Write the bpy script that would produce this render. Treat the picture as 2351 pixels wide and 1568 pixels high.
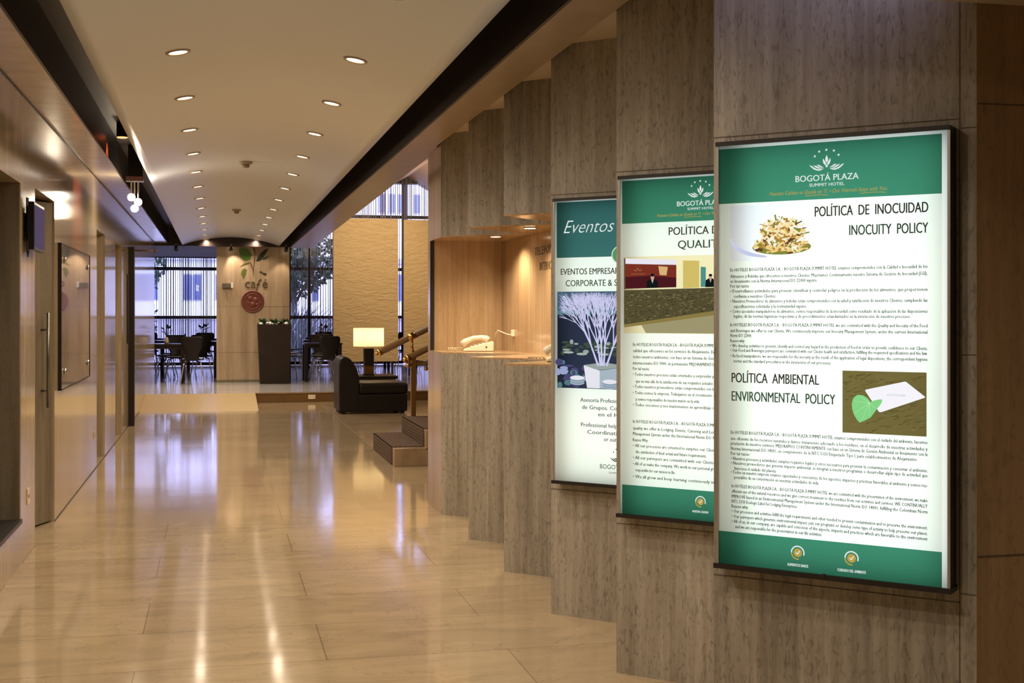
import bpy, math, random
from mathutils import Vector, Matrix
random.seed(7)
PI = math.pi
S = bpy.context.scene
for o in list(bpy.data.objects):
    bpy.data.objects.remove(o)
COL = S.collection

# ------------------------------------------------------------------ camera
cam_d = bpy.data.cameras.new('camera')
cam_d.sensor_width = 36.0
cam_d.lens = 2939.0 / 2351.0 * 36.0
cam_d.shift_y = -(784.0 - 718.0) / 2351.0
cam_d.clip_start = 0.05
cam_d.clip_end = 300
cam = bpy.data.objects.new('camera', cam_d)
COL.objects.link(cam)
cam.location = (0, 0, 1.5)
cam.rotation_euler = (PI / 2, 0, -math.radians(13.0))
S.camera = cam

# ------------------------------------------------------------------ world and exposure
W = bpy.data.worlds.new('world')
S.world = W
W.use_nodes = True
bg = W.node_tree.nodes['Background']
bg.inputs[0].default_value = (0.52, 0.55, 1.0, 1)
bg.inputs[1].default_value = 9.5
S.view_settings.view_transform = 'Standard'
S.view_settings.look = 'None'
S.view_settings.gamma = 1.0
S.view_settings.use_curve_mapping = False
S.view_settings.exposure = 0.0
S.cycles.max_bounces = 10
S.cycles.diffuse_bounces = 5
S.cycles.glossy_bounces = 5
S.cycles.transmission_bounces = 6
S.cycles.transparent_max_bounces = 12
S.cycles.sample_clamp_indirect = 6.0
S.cycles.caustics_reflective = False
S.cycles.caustics_refractive = False

WARM = (1.0, 0.82, 0.62)
DOWN_W = 64.0        # each ceiling downlight
CEIL_ROWS = [(-0.20, 'left'), (0.745, 'right')]


# ------------------------------------------------------------------ helpers
def lin(r, g, b):
    return tuple(((c / 255) / 12.92 if c / 255 <= 0.04045 else ((c / 255 + 0.055) / 1.055) ** 2.4) for c in (r, g, b))


def link(o, parent=None):
    COL.objects.link(o)
    if parent is not None:
        o.parent = parent
    return o


def tag(o, label=None, cat=None, group=None, kind=None):
    if label:
        o['label'] = label
    if cat:
        o['category'] = cat
    if group:
        o['group'] = group
    if kind:
        o['kind'] = kind
    return o


def thing(name, label, cat, loc=(0, 0, 0), rz=0, group=None):
    o = bpy.data.objects.new(name, None)
    o.empty_display_size = 0.1
    o.location = loc
    o.rotation_euler = (0, 0, rz)
    link(o)
    return tag(o, label, cat, group)


def kids(o):
    return [c for c in bpy.data.objects if c.parent == o]


def dup(root, loc, rz, label=None, group=None, parent=None):
    r = root.copy()
    COL.objects.link(r)
    if parent is None:
        r.location = loc
        r.rotation_euler = (0, 0, rz)
        if label:
            r['label'] = label
        if group:
            r['group'] = group
    else:
        r.parent = parent
    for c in kids(root):
        dup(c, None, None, parent=r)
    return r


class MB:
    """collects shapes; build() links them as one mesh object"""

    def __init__(s):
        s.v, s.f, s.mi, s.m = [], [], [], 0

    def add(s, vs, fs):
        n = len(s.v)
        s.v += [tuple(x) for x in vs]
        for f in fs:
            s.f.append(tuple(n + i for i in f))
            s.mi.append(s.m)
        return s

    def box(s, a, b):
        x0, y0, z0 = a
        x1, y1, z1 = b
        return s.add([(x0, y0, z0), (x1, y0, z0), (x1, y1, z0), (x0, y1, z0), (x0, y0, z1), (x1, y0, z1), (x1, y1, z1), (x0, y1, z1)],
                     [(0, 3, 2, 1), (4, 5, 6, 7), (0, 1, 5, 4), (1, 2, 6, 5), (2, 3, 7, 6), (3, 0, 4, 7)])

    def cbox(s, c, d):
        return s.box([c[i] - d[i] / 2 for i in range(3)], [c[i] + d[i] / 2 for i in range(3)])

    def prism(s, poly, z0, z1, axis='z'):
        n = len(poly)
        if axis == 'z':
            P = lambda p, t: (p[0], p[1], t)
        elif axis == 'y':
            P = lambda p, t: (p[0], t, p[1])
        else:
            P = lambda p, t: (t, p[0], p[1])
        vs = [P(p, z0) for p in poly] + [P(p, z1) for p in poly]
        fs = [tuple(range(n))[::-1], tuple(range(n, 2 * n))] + [(i, (i + 1) % n, n + (i + 1) % n, n + i) for i in range(n)]
        return s.add(vs, fs)

    def tube(s, pts, r, n=10, caps=True):
        pts = [Vector(p) for p in pts]
        rr = r if isinstance(r, (list, tuple)) else [r] * len(pts)
        vs, fs = [], []
        for i, p in enumerate(pts):
            d = (pts[min(i + 1, len(pts) - 1)] - pts[max(i - 1, 0)]).normalized()
            u = d.cross(Vector((0, 0, 1)))
            if u.length < 1e-3:
                u = d.cross(Vector((1, 0, 0)))
            u.normalize()
            w = u.cross(d)
            for k in range(n):
                a = 2 * PI * k / n
                vs.append(p + (u * math.cos(a) + w * math.sin(a)) * rr[i])
        for i in range(len(pts) - 1):
            for k in range(n):
                fs.append((i * n + k, i * n + (k + 1) % n, (i + 1) * n + (k + 1) % n, (i + 1) * n + k))
        if caps:
            fs.append(tuple(range(n))[::-1])
            fs.append(tuple((len(pts) - 1) * n + k for k in range(n)))
        return s.add(vs, fs)

    def lathe(s, prof, c=(0, 0, 0), n=24):
        vs, fs = [], []
        for r, z in prof:
            for k in range(n):
                a = 2 * PI * k / n
                vs.append((c[0] + r * math.cos(a), c[1] + r * math.sin(a), c[2] + z))
        m = len(prof)
        for i in range(m - 1):
            for k in range(n):
                fs.append((i * n + k, i * n + (k + 1) % n, (i + 1) * n + (k + 1) % n, (i + 1) * n + k))
        fs.append(tuple(range(n))[::-1])
        fs.append(tuple((m - 1) * n + k for k in range(n)))
        return s.add(vs, fs)

    def ball(s, c, r, n=12, sc=(1, 1, 1)):
        prof = []
        m = n // 2 + 1
        vs, fs = [], []
        for i in range(m + 1):
            t = PI * i / m
            for k in range(n):
                a = 2 * PI * k / n
                vs.append((c[0] + r * sc[0] * math.sin(t) * math.cos(a), c[1] + r * sc[1] * math.sin(t) * math.sin(a), c[2] - r * sc[2] * math.cos(t)))
        for i in range(m):
            for k in range(n):
                fs.append((i * n + k, i * n + (k + 1) % n, (i + 1) * n + (k + 1) % n, (i + 1) * n + k))
        return s.add(vs, fs)

    def poly(s, pts):
        return s.add(pts, [tuple(range(len(pts)))])

    def grid(s, fn, nu, nv):
        vs = [fn(i / nu, j / nv) for j in range(nv + 1) for i in range(nu + 1)]
        fs = [(j * (nu + 1) + i, j * (nu + 1) + i + 1, (j + 1) * (nu + 1) + i + 1, (j + 1) * (nu + 1) + i) for j in range(nv) for i in range(nu)]
        return s.add(vs, fs)

    def xf(s, M):
        s.v = [tuple(M @ Vector(p)) for p in s.v]
        return s

    def build(s, name, mats, parent=None, smooth=False, bevel=0.0, solid=0.0, off=None, sub=0):
        me = bpy.data.meshes.new(name)
        vs = s.v
        if off is not None:
            vs = [(p[0] - off[0], p[1] - off[1], p[2] - off[2]) for p in vs]
        me.from_pydata(vs, [], s.f)
        if not isinstance(mats, (list, tuple)):
            mats = [mats]
        for m in mats:
            me.materials.append(m)
        for p, i in zip(me.polygons, s.mi):
            p.material_index = i
            p.use_smooth = smooth
        me.update()
        import bmesh
        b = bmesh.new()
        b.from_mesh(me)
        bmesh.ops.recalc_face_normals(b, faces=b.faces)
        b.to_mesh(me)
        b.free()
        o = bpy.data.objects.new(name, me)
        link(o, parent)
        if solid:
            md = o.modifiers.new('thick', 'SOLIDIFY')
            md.thickness = solid
            md.offset = 0
        if bevel:
            md = o.modifiers.new('bevel', 'BEVEL')
            md.width = bevel
            md.segments = 3
            md.limit_method = 'ANGLE'
        if sub:
            md = o.modifiers.new('sub', 'SUBSURF')
            md.levels = md.render_levels = sub
        if smooth and (bevel or True):
            try:
                me.shade_auto_smooth = True
            except Exception:
                pass
        return o


def struct(o):
    o['kind'] = 'structure'
    return o


# ------------------------------------------------------------------ materials
def newmat(name):
    m = bpy.data.materials.new(name)
    m.use_nodes = True
    nt = m.node_tree
    return m, nt, nt.nodes['Principled BSDF']


def plain(name, col, rough=0.5, metal=0.0, bump=0.0, bscale=60, spec=0.5, vary=0.06, coat=0.0):
    m, nt, b = newmat(name)
    b.inputs['Roughness'].default_value = rough
    b.inputs['Metallic'].default_value = metal
    b.inputs['Specular IOR Level'].default_value = spec
    b.inputs['Coat Weight'].default_value = coat
    N = nt.nodes
    no = N.new('ShaderNodeTexNoise')
    no.inputs['Scale'].default_value = 7.0
    no.inputs['Detail'].default_value = 4
    mp = N.new('ShaderNodeMapRange')
    mp.inputs['To Min'].default_value = 1 - vary
    mp.inputs['To Max'].default_value = 1 + vary
    mx = N.new('ShaderNodeVectorMath')
    mx.operation = 'SCALE'
    mx.inputs[0].default_value = col
    g = N.new('ShaderNodeNewGeometry')
    nt.links.new(g.outputs['Position'], no.inputs['Vector'])
    nt.links.new(no.outputs['Fac'], mp.inputs['Value'])
    nt.links.new(mp.outputs[0], mx.inputs['Scale'])
    nt.links.new(mx.outputs[0], b.inputs['Base Color'])
    if bump:
        n2 = N.new('ShaderNodeTexNoise')
        n2.inputs['Scale'].default_value = bscale
        n2.inputs['Detail'].default_value = 3
        bu = N.new('ShaderNodeBump')
        bu.inputs['Strength'].default_value = bump
        bu.inputs['Distance'].default_value = 0.01
        nt.links.new(g.outputs['Position'], n2.inputs['Vector'])
        nt.links.new(n2.outputs['Fac'], bu.inputs['Height'])
        nt.links.new(bu.outputs[0], b.inputs['Normal'])
    return m


def emit(name, col, strength):
    m = bpy.data.materials.new(name)
    m.use_nodes = True
    nt = m.node_tree
    nt.nodes.clear()
    e = nt.nodes.new('ShaderNodeEmission')
    e.inputs[0].default_value = (*col, 1)
    e.inputs[1].default_value = strength
    o = nt.nodes.new('ShaderNodeOutputMaterial')
    nt.links.new(e.outputs[0], o.inputs[0])
    return m


def travertine(name, dark, mid, light, rough, sx=26.0, sz=1.1, bump=0.12, pits=0.5, joint=None, spec=0.5):
    """stone with veins running upright, from the world position"""
    m, nt, b = newmat(name)
    N, L = nt.nodes, nt.links
    g = N.new('ShaderNodeNewGeometry')
    mp = N.new('ShaderNodeMapping')
    mp.inputs['Scale'].default_value = (sx, sx, sz)
    L.new(g.outputs['Position'], mp.inputs[0])
    n1 = N.new('ShaderNodeTexNoise')
    n1.inputs['Scale'].default_value = 1.0
    n1.inputs['Detail'].default_value = 6
    n1.inputs['Roughness'].default_value = 0.65
    L.new(mp.outputs[0], n1.inputs['Vector'])
    mp2 = N.new('ShaderNodeMapping')
    mp2.inputs['Scale'].default_value = (3.0, 3.0, 0.35)
    L.new(g.outputs['Position'], mp2.inputs[0])
    n2 = N.new('ShaderNodeTexNoise')
    n2.inputs['Scale'].default_value = 1.0
    n2.inputs['Detail'].default_value = 3
    L.new(mp2.outputs[0], n2.inputs['Vector'])
    mp3 = N.new('ShaderNodeMapping')
    mp3.inputs['Scale'].default_value = (70, 70, 22)
    L.new(g.outputs['Position'], mp3.inputs[0])
    n3 = N.new('ShaderNodeTexNoise')
    n3.inputs['Scale'].default_value = 1.0
    n3.inputs['Detail'].default_value = 4
    n3.inputs['Distortion'].default_value = 1.2
    L.new(mp3.outputs[0], n3.inputs['Vector'])
    a = N.new('ShaderNodeMath')
    a.operation = 'MULTIPLY_ADD'
    a.inputs[1].default_value = 0.55
    L.new(n1.outputs['Fac'], a.inputs[0])
    a2 = N.new('ShaderNodeMath')
    a2.operation = 'MULTIPLY'
    a2.inputs[1].default_value = 0.45
    L.new(n2.outputs['Fac'], a2.inputs[0])
    L.new(a2.outputs[0], a.inputs[2])
    r = N.new('ShaderNodeValToRGB')
    e = r.color_ramp.elements
    e[0].position = 0.34
    e[0].color = (*dark, 1)
    e[1].position = 0.66
    e[1].color = (*light, 1)
    k = e.new(0.5)
    k.color = (*mid, 1)
    L.new(a.outputs[0], r.inputs[0])
    r3 = N.new('ShaderNodeMapRange')
    r3.inputs['From Min'].default_value = 0.30
    r3.inputs['From Max'].default_value = 0.48
    r3.inputs['To Min'].default_value = 1 - pits
    r3.inputs['To Max'].default_value = 1.0
    L.new(n3.outputs['Fac'], r3.inputs['Value'])
    sc = N.new('ShaderNodeVectorMath')
    sc.operation = 'SCALE'
    L.new(r.outputs[0], sc.inputs[0])
    L.new(r3.outputs[0], sc.inputs['Scale'])
    L.new(sc.outputs[0], b.inputs['Base Color'])
    b.inputs['Roughness'].default_value = rough
    b.inputs['Specular IOR Level'].default_value = spec
    if bump:
        bu = N.new('ShaderNodeBump')
        bu.inputs['Strength'].default_value = bump
        bu.inputs['Distance'].default_value = 0.004
        L.new(n3.outputs['Fac'], bu.inputs['Height'])
        L.new(bu.outputs[0], b.inputs['Normal'])
    return m


def floor_mat(name, c1, c2, joint, rough, bw, rh, off, coat=0.0):
    m, nt, b = newmat(name)
    N, L = nt.nodes, nt.links
    g = N.new('ShaderNodeNewGeometry')
    mp = N.new('ShaderNodeMapping')
    mp.inputs['Location'].default_value = (off[0], off[1], 0)
    L.new(g.outputs['Position'], mp.inputs[0])
    br = N.new('ShaderNodeTexBrick')
    br.inputs['Scale'].default_value = 1.0
    br.inputs['Brick Width'].default_value = bw
    br.inputs['Row Height'].default_value = rh
    br.inputs['Mortar Size'].default_value = 0.0028
    br.inputs['Mortar Smooth'].default_value = 0.1
    br.inputs['Bias'].default_value = 0.0
    br.inputs['Color1'].default_value = (*c1, 1)
    br.inputs['Color2'].default_value = (*c2, 1)
    br.inputs['Mortar'].default_value = (*joint, 1)
    L.new(mp.outputs[0], br.inputs['Vector'])
    n = N.new('ShaderNodeTexNoise')
    n.inputs['Scale'].default_value = 2.2
    n.inputs['Detail'].default_value = 8
    n.inputs['Distortion'].default_value = 1.5
    mpn = N.new('ShaderNodeMapping')
    mpn.inputs['Scale'].default_value = (0.7, 2.0, 1)
    L.new(g.outputs['Position'], mpn.inputs[0])
    L.new(mpn.outputs[0], n.inputs['Vector'])
    mr = N.new('ShaderNodeMapRange')
    mr.inputs['From Min'].default_value = 0.3
    mr.inputs['From Max'].default_value = 0.7
    mr.inputs['To Min'].default_value = 0.84
    mr.inputs['To Max'].default_value = 1.1
    L.new(n.outputs['Fac'], mr.inputs['Value'])
    # thin brown veins
    v = N.new('ShaderNodeTexNoise')
    v.inputs['Scale'].default_value = 1.3
    v.inputs['Detail'].default_value = 10
    v.inputs['Roughness'].default_value = 0.6
    v.inputs['Distortion'].default_value = 2.5
    L.new(g.outputs['Position'], v.inputs['Vector'])
    d = N.new('ShaderNodeMath')
    d.operation = 'SUBTRACT'
    d.inputs[1].default_value = 0.5
    L.new(v.outputs['Fac'], d.inputs[0])
    ab = N.new('ShaderNodeMath')
    ab.operation = 'ABSOLUTE'
    L.new(d.outputs[0], ab.inputs[0])
    mv = N.new('ShaderNodeMapRange')
    mv.inputs['From Min'].default_value = 0.0
    mv.inputs['From Max'].default_value = 0.008
    mv.inputs['To Min'].default_value = 0.78
    mv.inputs['To Max'].default_value = 1.0
    L.new(ab.outputs[0], mv.inputs['Value'])
    mu = N.new('ShaderNodeMath')
    mu.operation = 'MULTIPLY'
    L.new(mr.outputs[0], mu.inputs[0])
    L.new(mv.outputs[0], mu.inputs[1])
    sc = N.new('ShaderNodeVectorMath')
    sc.operation = 'SCALE'
    L.new(br.outputs['Color'], sc.inputs[0])
    L.new(mu.outputs[0], sc.inputs['Scale'])
    L.new(sc.outputs[0], b.inputs['Base Color'])
    # worn polish: roughness wanders
    n4 = N.new('ShaderNodeTexNoise')
    n4.inputs['Scale'].default_value = 0.9
    n4.inputs['Detail'].default_value = 3
    L.new(g.outputs['Position'], n4.inputs['Vector'])
    rr = N.new('ShaderNodeMapRange')
    rr.inputs['To Min'].default_value = rough * 0.7
    rr.inputs['To Max'].default_value = rough * 1.4
    L.new(n4.outputs['Fac'], rr.inputs['Value'])
    L.new(rr.outputs[0], b.inputs['Roughness'])
    b.inputs['Specular IOR Level'].default_value = 0.6
    b.inputs['Coat Weight'].default_value = coat
    b.inputs['Coat Roughness'].default_value = rough
    # slabs never lie quite level: long gentle waves break up reflections
    n5 = N.new('ShaderNodeTexNoise')
    n5.inputs['Scale'].default_value = 1.6
    L.new(g.outputs['Position'], n5.inputs['Vector'])
    bu = N.new('ShaderNodeBump')
    bu.inputs['Strength'].default_value = 0.12
    bu.inputs['Distance'].default_value = 0.01
    L.new(n5.outputs['Fac'], bu.inputs['Height'])
    L.new(bu.outputs[0], b.inputs['Normal'])
    return m


def glass_mat(name, tint=(0.93, 0.96, 1.0)):
    m = bpy.data.materials.new(name)
    m.use_nodes = True
    nt = m.node_tree
    nt.nodes.clear()
    t = nt.nodes.new('ShaderNodeBsdfTransparent')
    t.inputs[0].default_value = (*tint, 1)
    gl = nt.nodes.new('ShaderNodeBsdfGlossy')
    gl.inputs['Roughness'].default_value = 0.02
    fr = nt.nodes.new('ShaderNodeFresnel')
    fr.inputs[0].default_value = 1.45
    mx = nt.nodes.new('ShaderNodeMixShader')
    o = nt.nodes.new('ShaderNodeOutputMaterial')
    nt.links.new(fr.outputs[0], mx.inputs[0])
    nt.links.new(t.outputs[0], mx.inputs[1])
    nt.links.new(gl.outputs[0], mx.inputs[2])
    nt.links.new(mx.outputs[0], o.inputs[0])
    return m


def translucent(name, col, share=0.8, rough=0.6):
    m = bpy.data.materials.new(name)
    m.use_nodes = True
    nt = m.node_tree
    nt.nodes.clear()
    t = nt.nodes.new('ShaderNodeBsdfTranslucent')
    t.inputs[0].default_value = (*col, 1)
    d = nt.nodes.new('ShaderNodeBsdfDiffuse')
    d.inputs[0].default_value = (*[c * 0.8 for c in col], 1)
    mx = nt.nodes.new('ShaderNodeMixShader')
    mx.inputs[0].default_value = share
    o = nt.nodes.new('ShaderNodeOutputMaterial')
    nt.links.new(d.outputs[0], mx.inputs[1])
    nt.links.new(t.outputs[0], mx.inputs[2])
    nt.links.new(mx.outputs[0], o.inputs[0])
    return m


M = {}
M['trav_right'] = travertine('travertine_honed', (0.18, 0.156, 0.124), (0.315, 0.282, 0.234), (0.44, 0.402, 0.348), 0.62, 30, 1.3, 0.15, 0.42)
M['trav_warm_lit'] = travertine('travertine_warm_lit', (0.31, 0.20, 0.105), (0.41, 0.275, 0.155), (0.50, 0.35, 0.21), 0.5, 16, 0.8, 0.08, 0.2)  # same stone, with the reddish light on the near end wall coloured in
M['trav_left'] = travertine('travertine_polished', (0.24, 0.180, 0.108), (0.38, 0.295, 0.185), (0.52, 0.42, 0.28), 0.10, 22, 0.8, 0.0, 0.1, spec=0.75)
M['trav_pier'] = travertine('travertine_pier', (0.30, 0.21, 0.14), (0.40, 0.29, 0.20), (0.50, 0.38, 0.28), 0.12, 22, 0.8, 0.0, 0.1, spec=0.7)
M['trav_niche'] = travertine('travertine_niche', (0.30, 0.19, 0.10), (0.42, 0.29, 0.17), (0.52, 0.39, 0.25), 0.16, 26, 0.8, 0.0, 0.12, spec=0.6)
M['trav_col'] = travertine('travertine_column', (0.30, 0.21, 0.13), (0.42, 0.31, 0.20), (0.52, 0.40, 0.28), 0.32, 14, 0.9, 0.03, 0.18)
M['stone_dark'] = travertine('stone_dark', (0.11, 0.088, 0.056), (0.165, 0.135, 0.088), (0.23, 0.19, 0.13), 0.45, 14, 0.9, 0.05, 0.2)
M['soffit'] = plain('soffit_marble', (0.56, 0.46, 0.32), 0.18, vary=0.25, spec=0.7)
M['soffit_right'] = plain('soffit_stone', (0.36, 0.27, 0.175), 0.3, vary=0.22, spec=0.6)
M['vault'] = plain('vault_paint', (0.76, 0.81, 0.88), 0.36, vary=0.015, spec=0.4)
M['ceil_white'] = plain('ceiling_paint', (0.55, 0.46, 0.35), 0.7, vary=0.02)
M['hall_ceiling'] = plain('hall_ceiling', (0.46, 0.32, 0.18), 0.6, vary=0.03)
M['cafe_ceiling'] = plain('cafe_ceiling', (0.52, 0.5, 0.55), 0.7, vary=0.02)
M['beam_dark'] = plain('beam_dark', (0.022, 0.012, 0.009), 0.42, vary=0.2)
M['floor'] = floor_mat('floor_marble', (0.375, 0.285, 0.175), (0.43, 0.335, 0.21), (0.24, 0.165, 0.1), 0.085, 1.6, 0.645, (-1.266, -5.568), 0.25)
M['floor_cafe'] = floor_mat('floor_cafe', (0.58, 0.55, 0.53), (0.63, 0.60, 0.58), (0.28, 0.25, 0.23), 0.10, 0.8, 0.8, (0, 0))
M['ramp'] = plain('ramp_stone', (0.43, 0.305, 0.130), 0.32, vary=0.05)
M['lobby_floor'] = floor_mat('lobby_floor', (0.27, 0.20, 0.125), (0.31, 0.235, 0.15), (0.15, 0.11, 0.07), 0.16, 0.9, 0.3, (0, 0))
M['joint'] = plain('joint_grout', (0.10, 0.078, 0.056), 0.7)
M['textured'] = None
M['black_metal'] = plain('black_metal', (0.012, 0.010, 0.010), 0.38, vary=0.1)
M['black_plastic'] = plain('black_plastic', (0.008, 0.008, 0.009), 0.3)
M['alu'] = plain('aluminium', (0.62, 0.64, 0.66), 0.3, 1.0)
M['steel'] = plain('steel', (0.55, 0.53, 0.5), 0.25, 1.0)
M['steel_dark'] = plain('steel_dull', (0.20, 0.185, 0.17), 0.35, 1.0)
M['chrome'] = plain('chrome', (0.7, 0.7, 0.72), 0.12, 1.0)
M['brass'] = plain('brass', (0.72, 0.45, 0.14), 0.2, 1.0)
M['brass_old'] = plain('brass_aged', (0.50, 0.31, 0.11), 0.26, 1.0)
M['wood_rail'] = plain('rail_wood', (0.15, 0.080, 0.028), 0.3, vary=0.2)
M['leather'] = plain('leather', (0.010, 0.0075, 0.006), 0.42, spec=0.3, bump=0.05, bscale=120)
M['dark_wood'] = plain('dark_wood', (0.018, 0.012, 0.009), 0.45, vary=0.3, spec=0.3)
M['planter'] = plain('planter_wood', (0.022, 0.014, 0.009), 0.6, vary=0.3, spec=0.25)
M['chair_shell'] = plain('chair_shell', (0.008, 0.005, 0.004), 0.45, vary=0.2, spec=0.3)
M['table_top'] = plain('table_top', (0.020, 0.016, 0.015), 0.22)
M['seat_light'] = plain('seat_pad', (0.40, 0.40, 0.45), 0.5)
M['cream'] = plain('cream_plastic', (0.80, 0.73, 0.60), 0.35)
M['cream_stone'] = plain('cream_stone', (0.62, 0.5, 0.34), 0.25, vary=0.1)
M['white'] = plain('white_paint', (0.8, 0.79, 0.76), 0.5)
M['letters'] = plain('bronze_letters', (0.07, 0.042, 0.016), 0.4)
M['carpet'] = plain('stair_carpet', (0.080, 0.043, 0.024), 0.85, bump=0.4, bscale=220, vary=0.25)
M['step_stone'] = travertine('step_stone', (0.24, 0.16, 0.09), (0.32, 0.225, 0.135), (0.40, 0.29, 0.19), 0.22, 10, 3.0, 0.0, 0.1)
M['glass'] = glass_mat('window_glass')
M['frame_dark'] = plain('window_frame', (0.018, 0.012, 0.014), 0.45)
M['leaf'] = plain('leaf_green', (0.035, 0.085, 0.028), 0.45, vary=0.3)
M['leaf_out'] = plain('leaf_outdoor', (0.032, 0.060, 0.030), 0.7, vary=0.35)
M['bark'] = plain('bark', (0.10, 0.085, 0.08), 0.8, bump=0.4)
M['beads'] = plain('bead_chain', (0.16, 0.15, 0.19), 0.35, 0.6)
M['facade'] = plain('facade_paint', (0.80, 0.79, 0.78), 0.8, vary=0.04)
M['facade_grey'] = plain('facade_grey', (0.30, 0.29, 0.33), 0.8, vary=0.05)
M['pane_dark'] = plain('facade_pane', (0.10, 0.11, 0.19), 0.12)
M['ground_out'] = plain('pavement', (0.30, 0.28, 0.27), 0.9, vary=0.1)
M['red_flower'] = plain('red_bloom', (0.22, 0.03, 0.05), 0.6)
M['lens'] = emit('lamp_lens', (1.0, 0.84, 0.6), 8.0)
M['lens_niche'] = emit('niche_lens', (1.0, 0.83, 0.55), 7.0)
M['bulb'] = emit('bulb', (1.0, 0.88, 0.70), 60.0)
M['bulb_red'] = emit('bulb_red', (1.0, 0.16, 0.05), 8.0)
M['trim_ring'] = plain('trim_ring', (0.45, 0.37, 0.28), 0.35, vary=0.05)
M['shade'] = translucent('lamp_shade', (0.95, 0.82, 0.56), 0.75)
M['coin'] = plain('coin_red', (0.15, 0.035, 0.022), 0.35, bump=0.5, bscale=26, vary=0.3)
M['leaf_sign'] = plain('sign_leaf', (0.065, 0.15, 0.02), 0.4)
M['leaf_sign_dark'] = plain('sign_leaf_dark', (0.014, 0.026, 0.02), 0.35)
M['stem_sign'] = plain('sign_stem', (0.16, 0.10, 0.03), 0.4)
M['screen'] = emit('screen_reflection_glow', lin(112, 94, 124), 0.55)  # even glow stands in for the reflection on the switched-off monitor


def textured_mat():
    m, nt, b = newmat('combed_plaster')
    N, L = nt.nodes, nt.links
    g = N.new('ShaderNodeNewGeometry')
    mp = N.new('ShaderNodeMapping')
    mp.inputs['Scale'].default_value = (4.5, 4.5, 15)
    L.new(g.outputs['Position'], mp.inputs[0])
    n = N.new('ShaderNodeTexNoise')
    n.inputs['Scale'].default_value = 1.0
    n.inputs['Detail'].default_value = 3
    n.inputs['Distortion'].default_value = 1.0
    L.new(mp.outputs[0], n.inputs['Vector'])
    bu = N.new('ShaderNodeBump')
    bu.inputs['Strength'].default_value = 0.7
    bu.inputs['Distance'].default_value = 0.04
    L.new(n.outputs['Fac'], bu.inputs['Height'])
    L.new(bu.outputs[0], b.inputs['Normal'])
    b.inputs['Base Color'].default_value = (0.60, 0.46, 0.27, 1)
    b.inputs['Roughness'].default_value = 0.5
    return m


M['textured'] = textured_mat()


def art_mat():
    m, nt, b = newmat('art_glass')
    N, L = nt.nodes, nt.links
    g = N.new('ShaderNodeNewGeometry')
    mp = N.new('ShaderNodeMapping')
    mp.inputs['Scale'].default_value = (1, 1.5, 2.2)
    L.new(g.outputs['Position'], mp.inputs[0])
    n = N.new('ShaderNodeTexNoise')
    n.inputs['Scale'].default_value = 1.7
    n.inputs['Detail'].default_value = 1.5
    n.inputs['Distortion'].default_value = 0.7
    L.new(mp.outputs[0], n.inputs['Vector'])
    r = N.new('ShaderNodeValToRGB')
    r.color_ramp.interpolation = 'EASE'
    e = r.color_ramp.elements
    e[0].position = 0.30
    e[0].color = (0.035, 0.024, 0.010, 1)
    e[1].position = 0.75
    e[1].color = (0.22, 0.17, 0.10, 1)
    for p, c in ((0.44, (0.06, 0.043, 0.018, 1)), (0.54, (0.085, 0.062, 0.03, 1)), (0.60, (0.16, 0.085, 0.02, 1))):
        k = e.new(p)
        k.color = c
    L.new(n.outputs['Fac'], r.inputs[0])
    L.new(r.outputs[0], b.inputs['Base Color'])
    b.inputs['Roughness'].default_value = 0.3
    b.inputs['Coat Weight'].default_value = 1.0
    b.inputs['Coat Roughness'].default_value = 0.02
    return m


M['art'] = art_mat()

# ------------------------------------------------------------------ lights
def spot(name, loc, power, col=WARM, angle=110, blend=0.8, target=None, radius=0.045, parent=None):
    d = bpy.data.lights.new(name, 'SPOT')
    d.energy = power
    d.color = col
    d.spot_size = math.radians(angle)
    d.spot_blend = blend
    d.shadow_soft_size = radius
    o = bpy.data.objects.new(name, d)
    link(o, parent)
    o.location = loc
    if target is not None:
        o.rotation_euler = (Vector(target) - Vector(loc)).to_track_quat('-Z', 'Y').to_euler()
    return o


def point(name, loc, power, col=WARM, radius=0.04, parent=None):
    d = bpy.data.lights.new(name, 'POINT')
    d.energy = power
    d.color = col
    d.shadow_soft_size = radius
    o = bpy.data.objects.new(name, d)
    link(o, parent)
    o.location = loc
    return o


# ================================================================== SETTING
# ---- floors
b = MB()
b.box((-2.2, -4.0, -0.1), (9.2, 21.72, 0))
struct(b.build('floor', M['floor']))
b = MB()
b.box((1.685, 14.35, 0.0), (9.0, 21.69, 0.004))
tag(b.build('floor_lobby', M['lobby_floor']), kind='structure')
b = MB()
b.m = 0
b.box((-4.2, 21.72, -0.1), (9.2, 33.3, 0.165))
b.m = 1
b.box((0.63, 21.70, 0.0), (9.0, 21.719, 0.150))
b.m = 2
b.box((0.63, 21.69, 0.150), (9.0, 21.75, 0.167))
struct(b.build('floor_cafe', [M['floor_cafe'], M['wood_rail'], M['step_stone']]))
b = MB()
b.prism([(20.0, 0.0), (21.72, 0.166), (21.72, 0.0)], -1.134, 0.63, axis='x')
struct(b.build('floor_ramp', M['ramp']))

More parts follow.
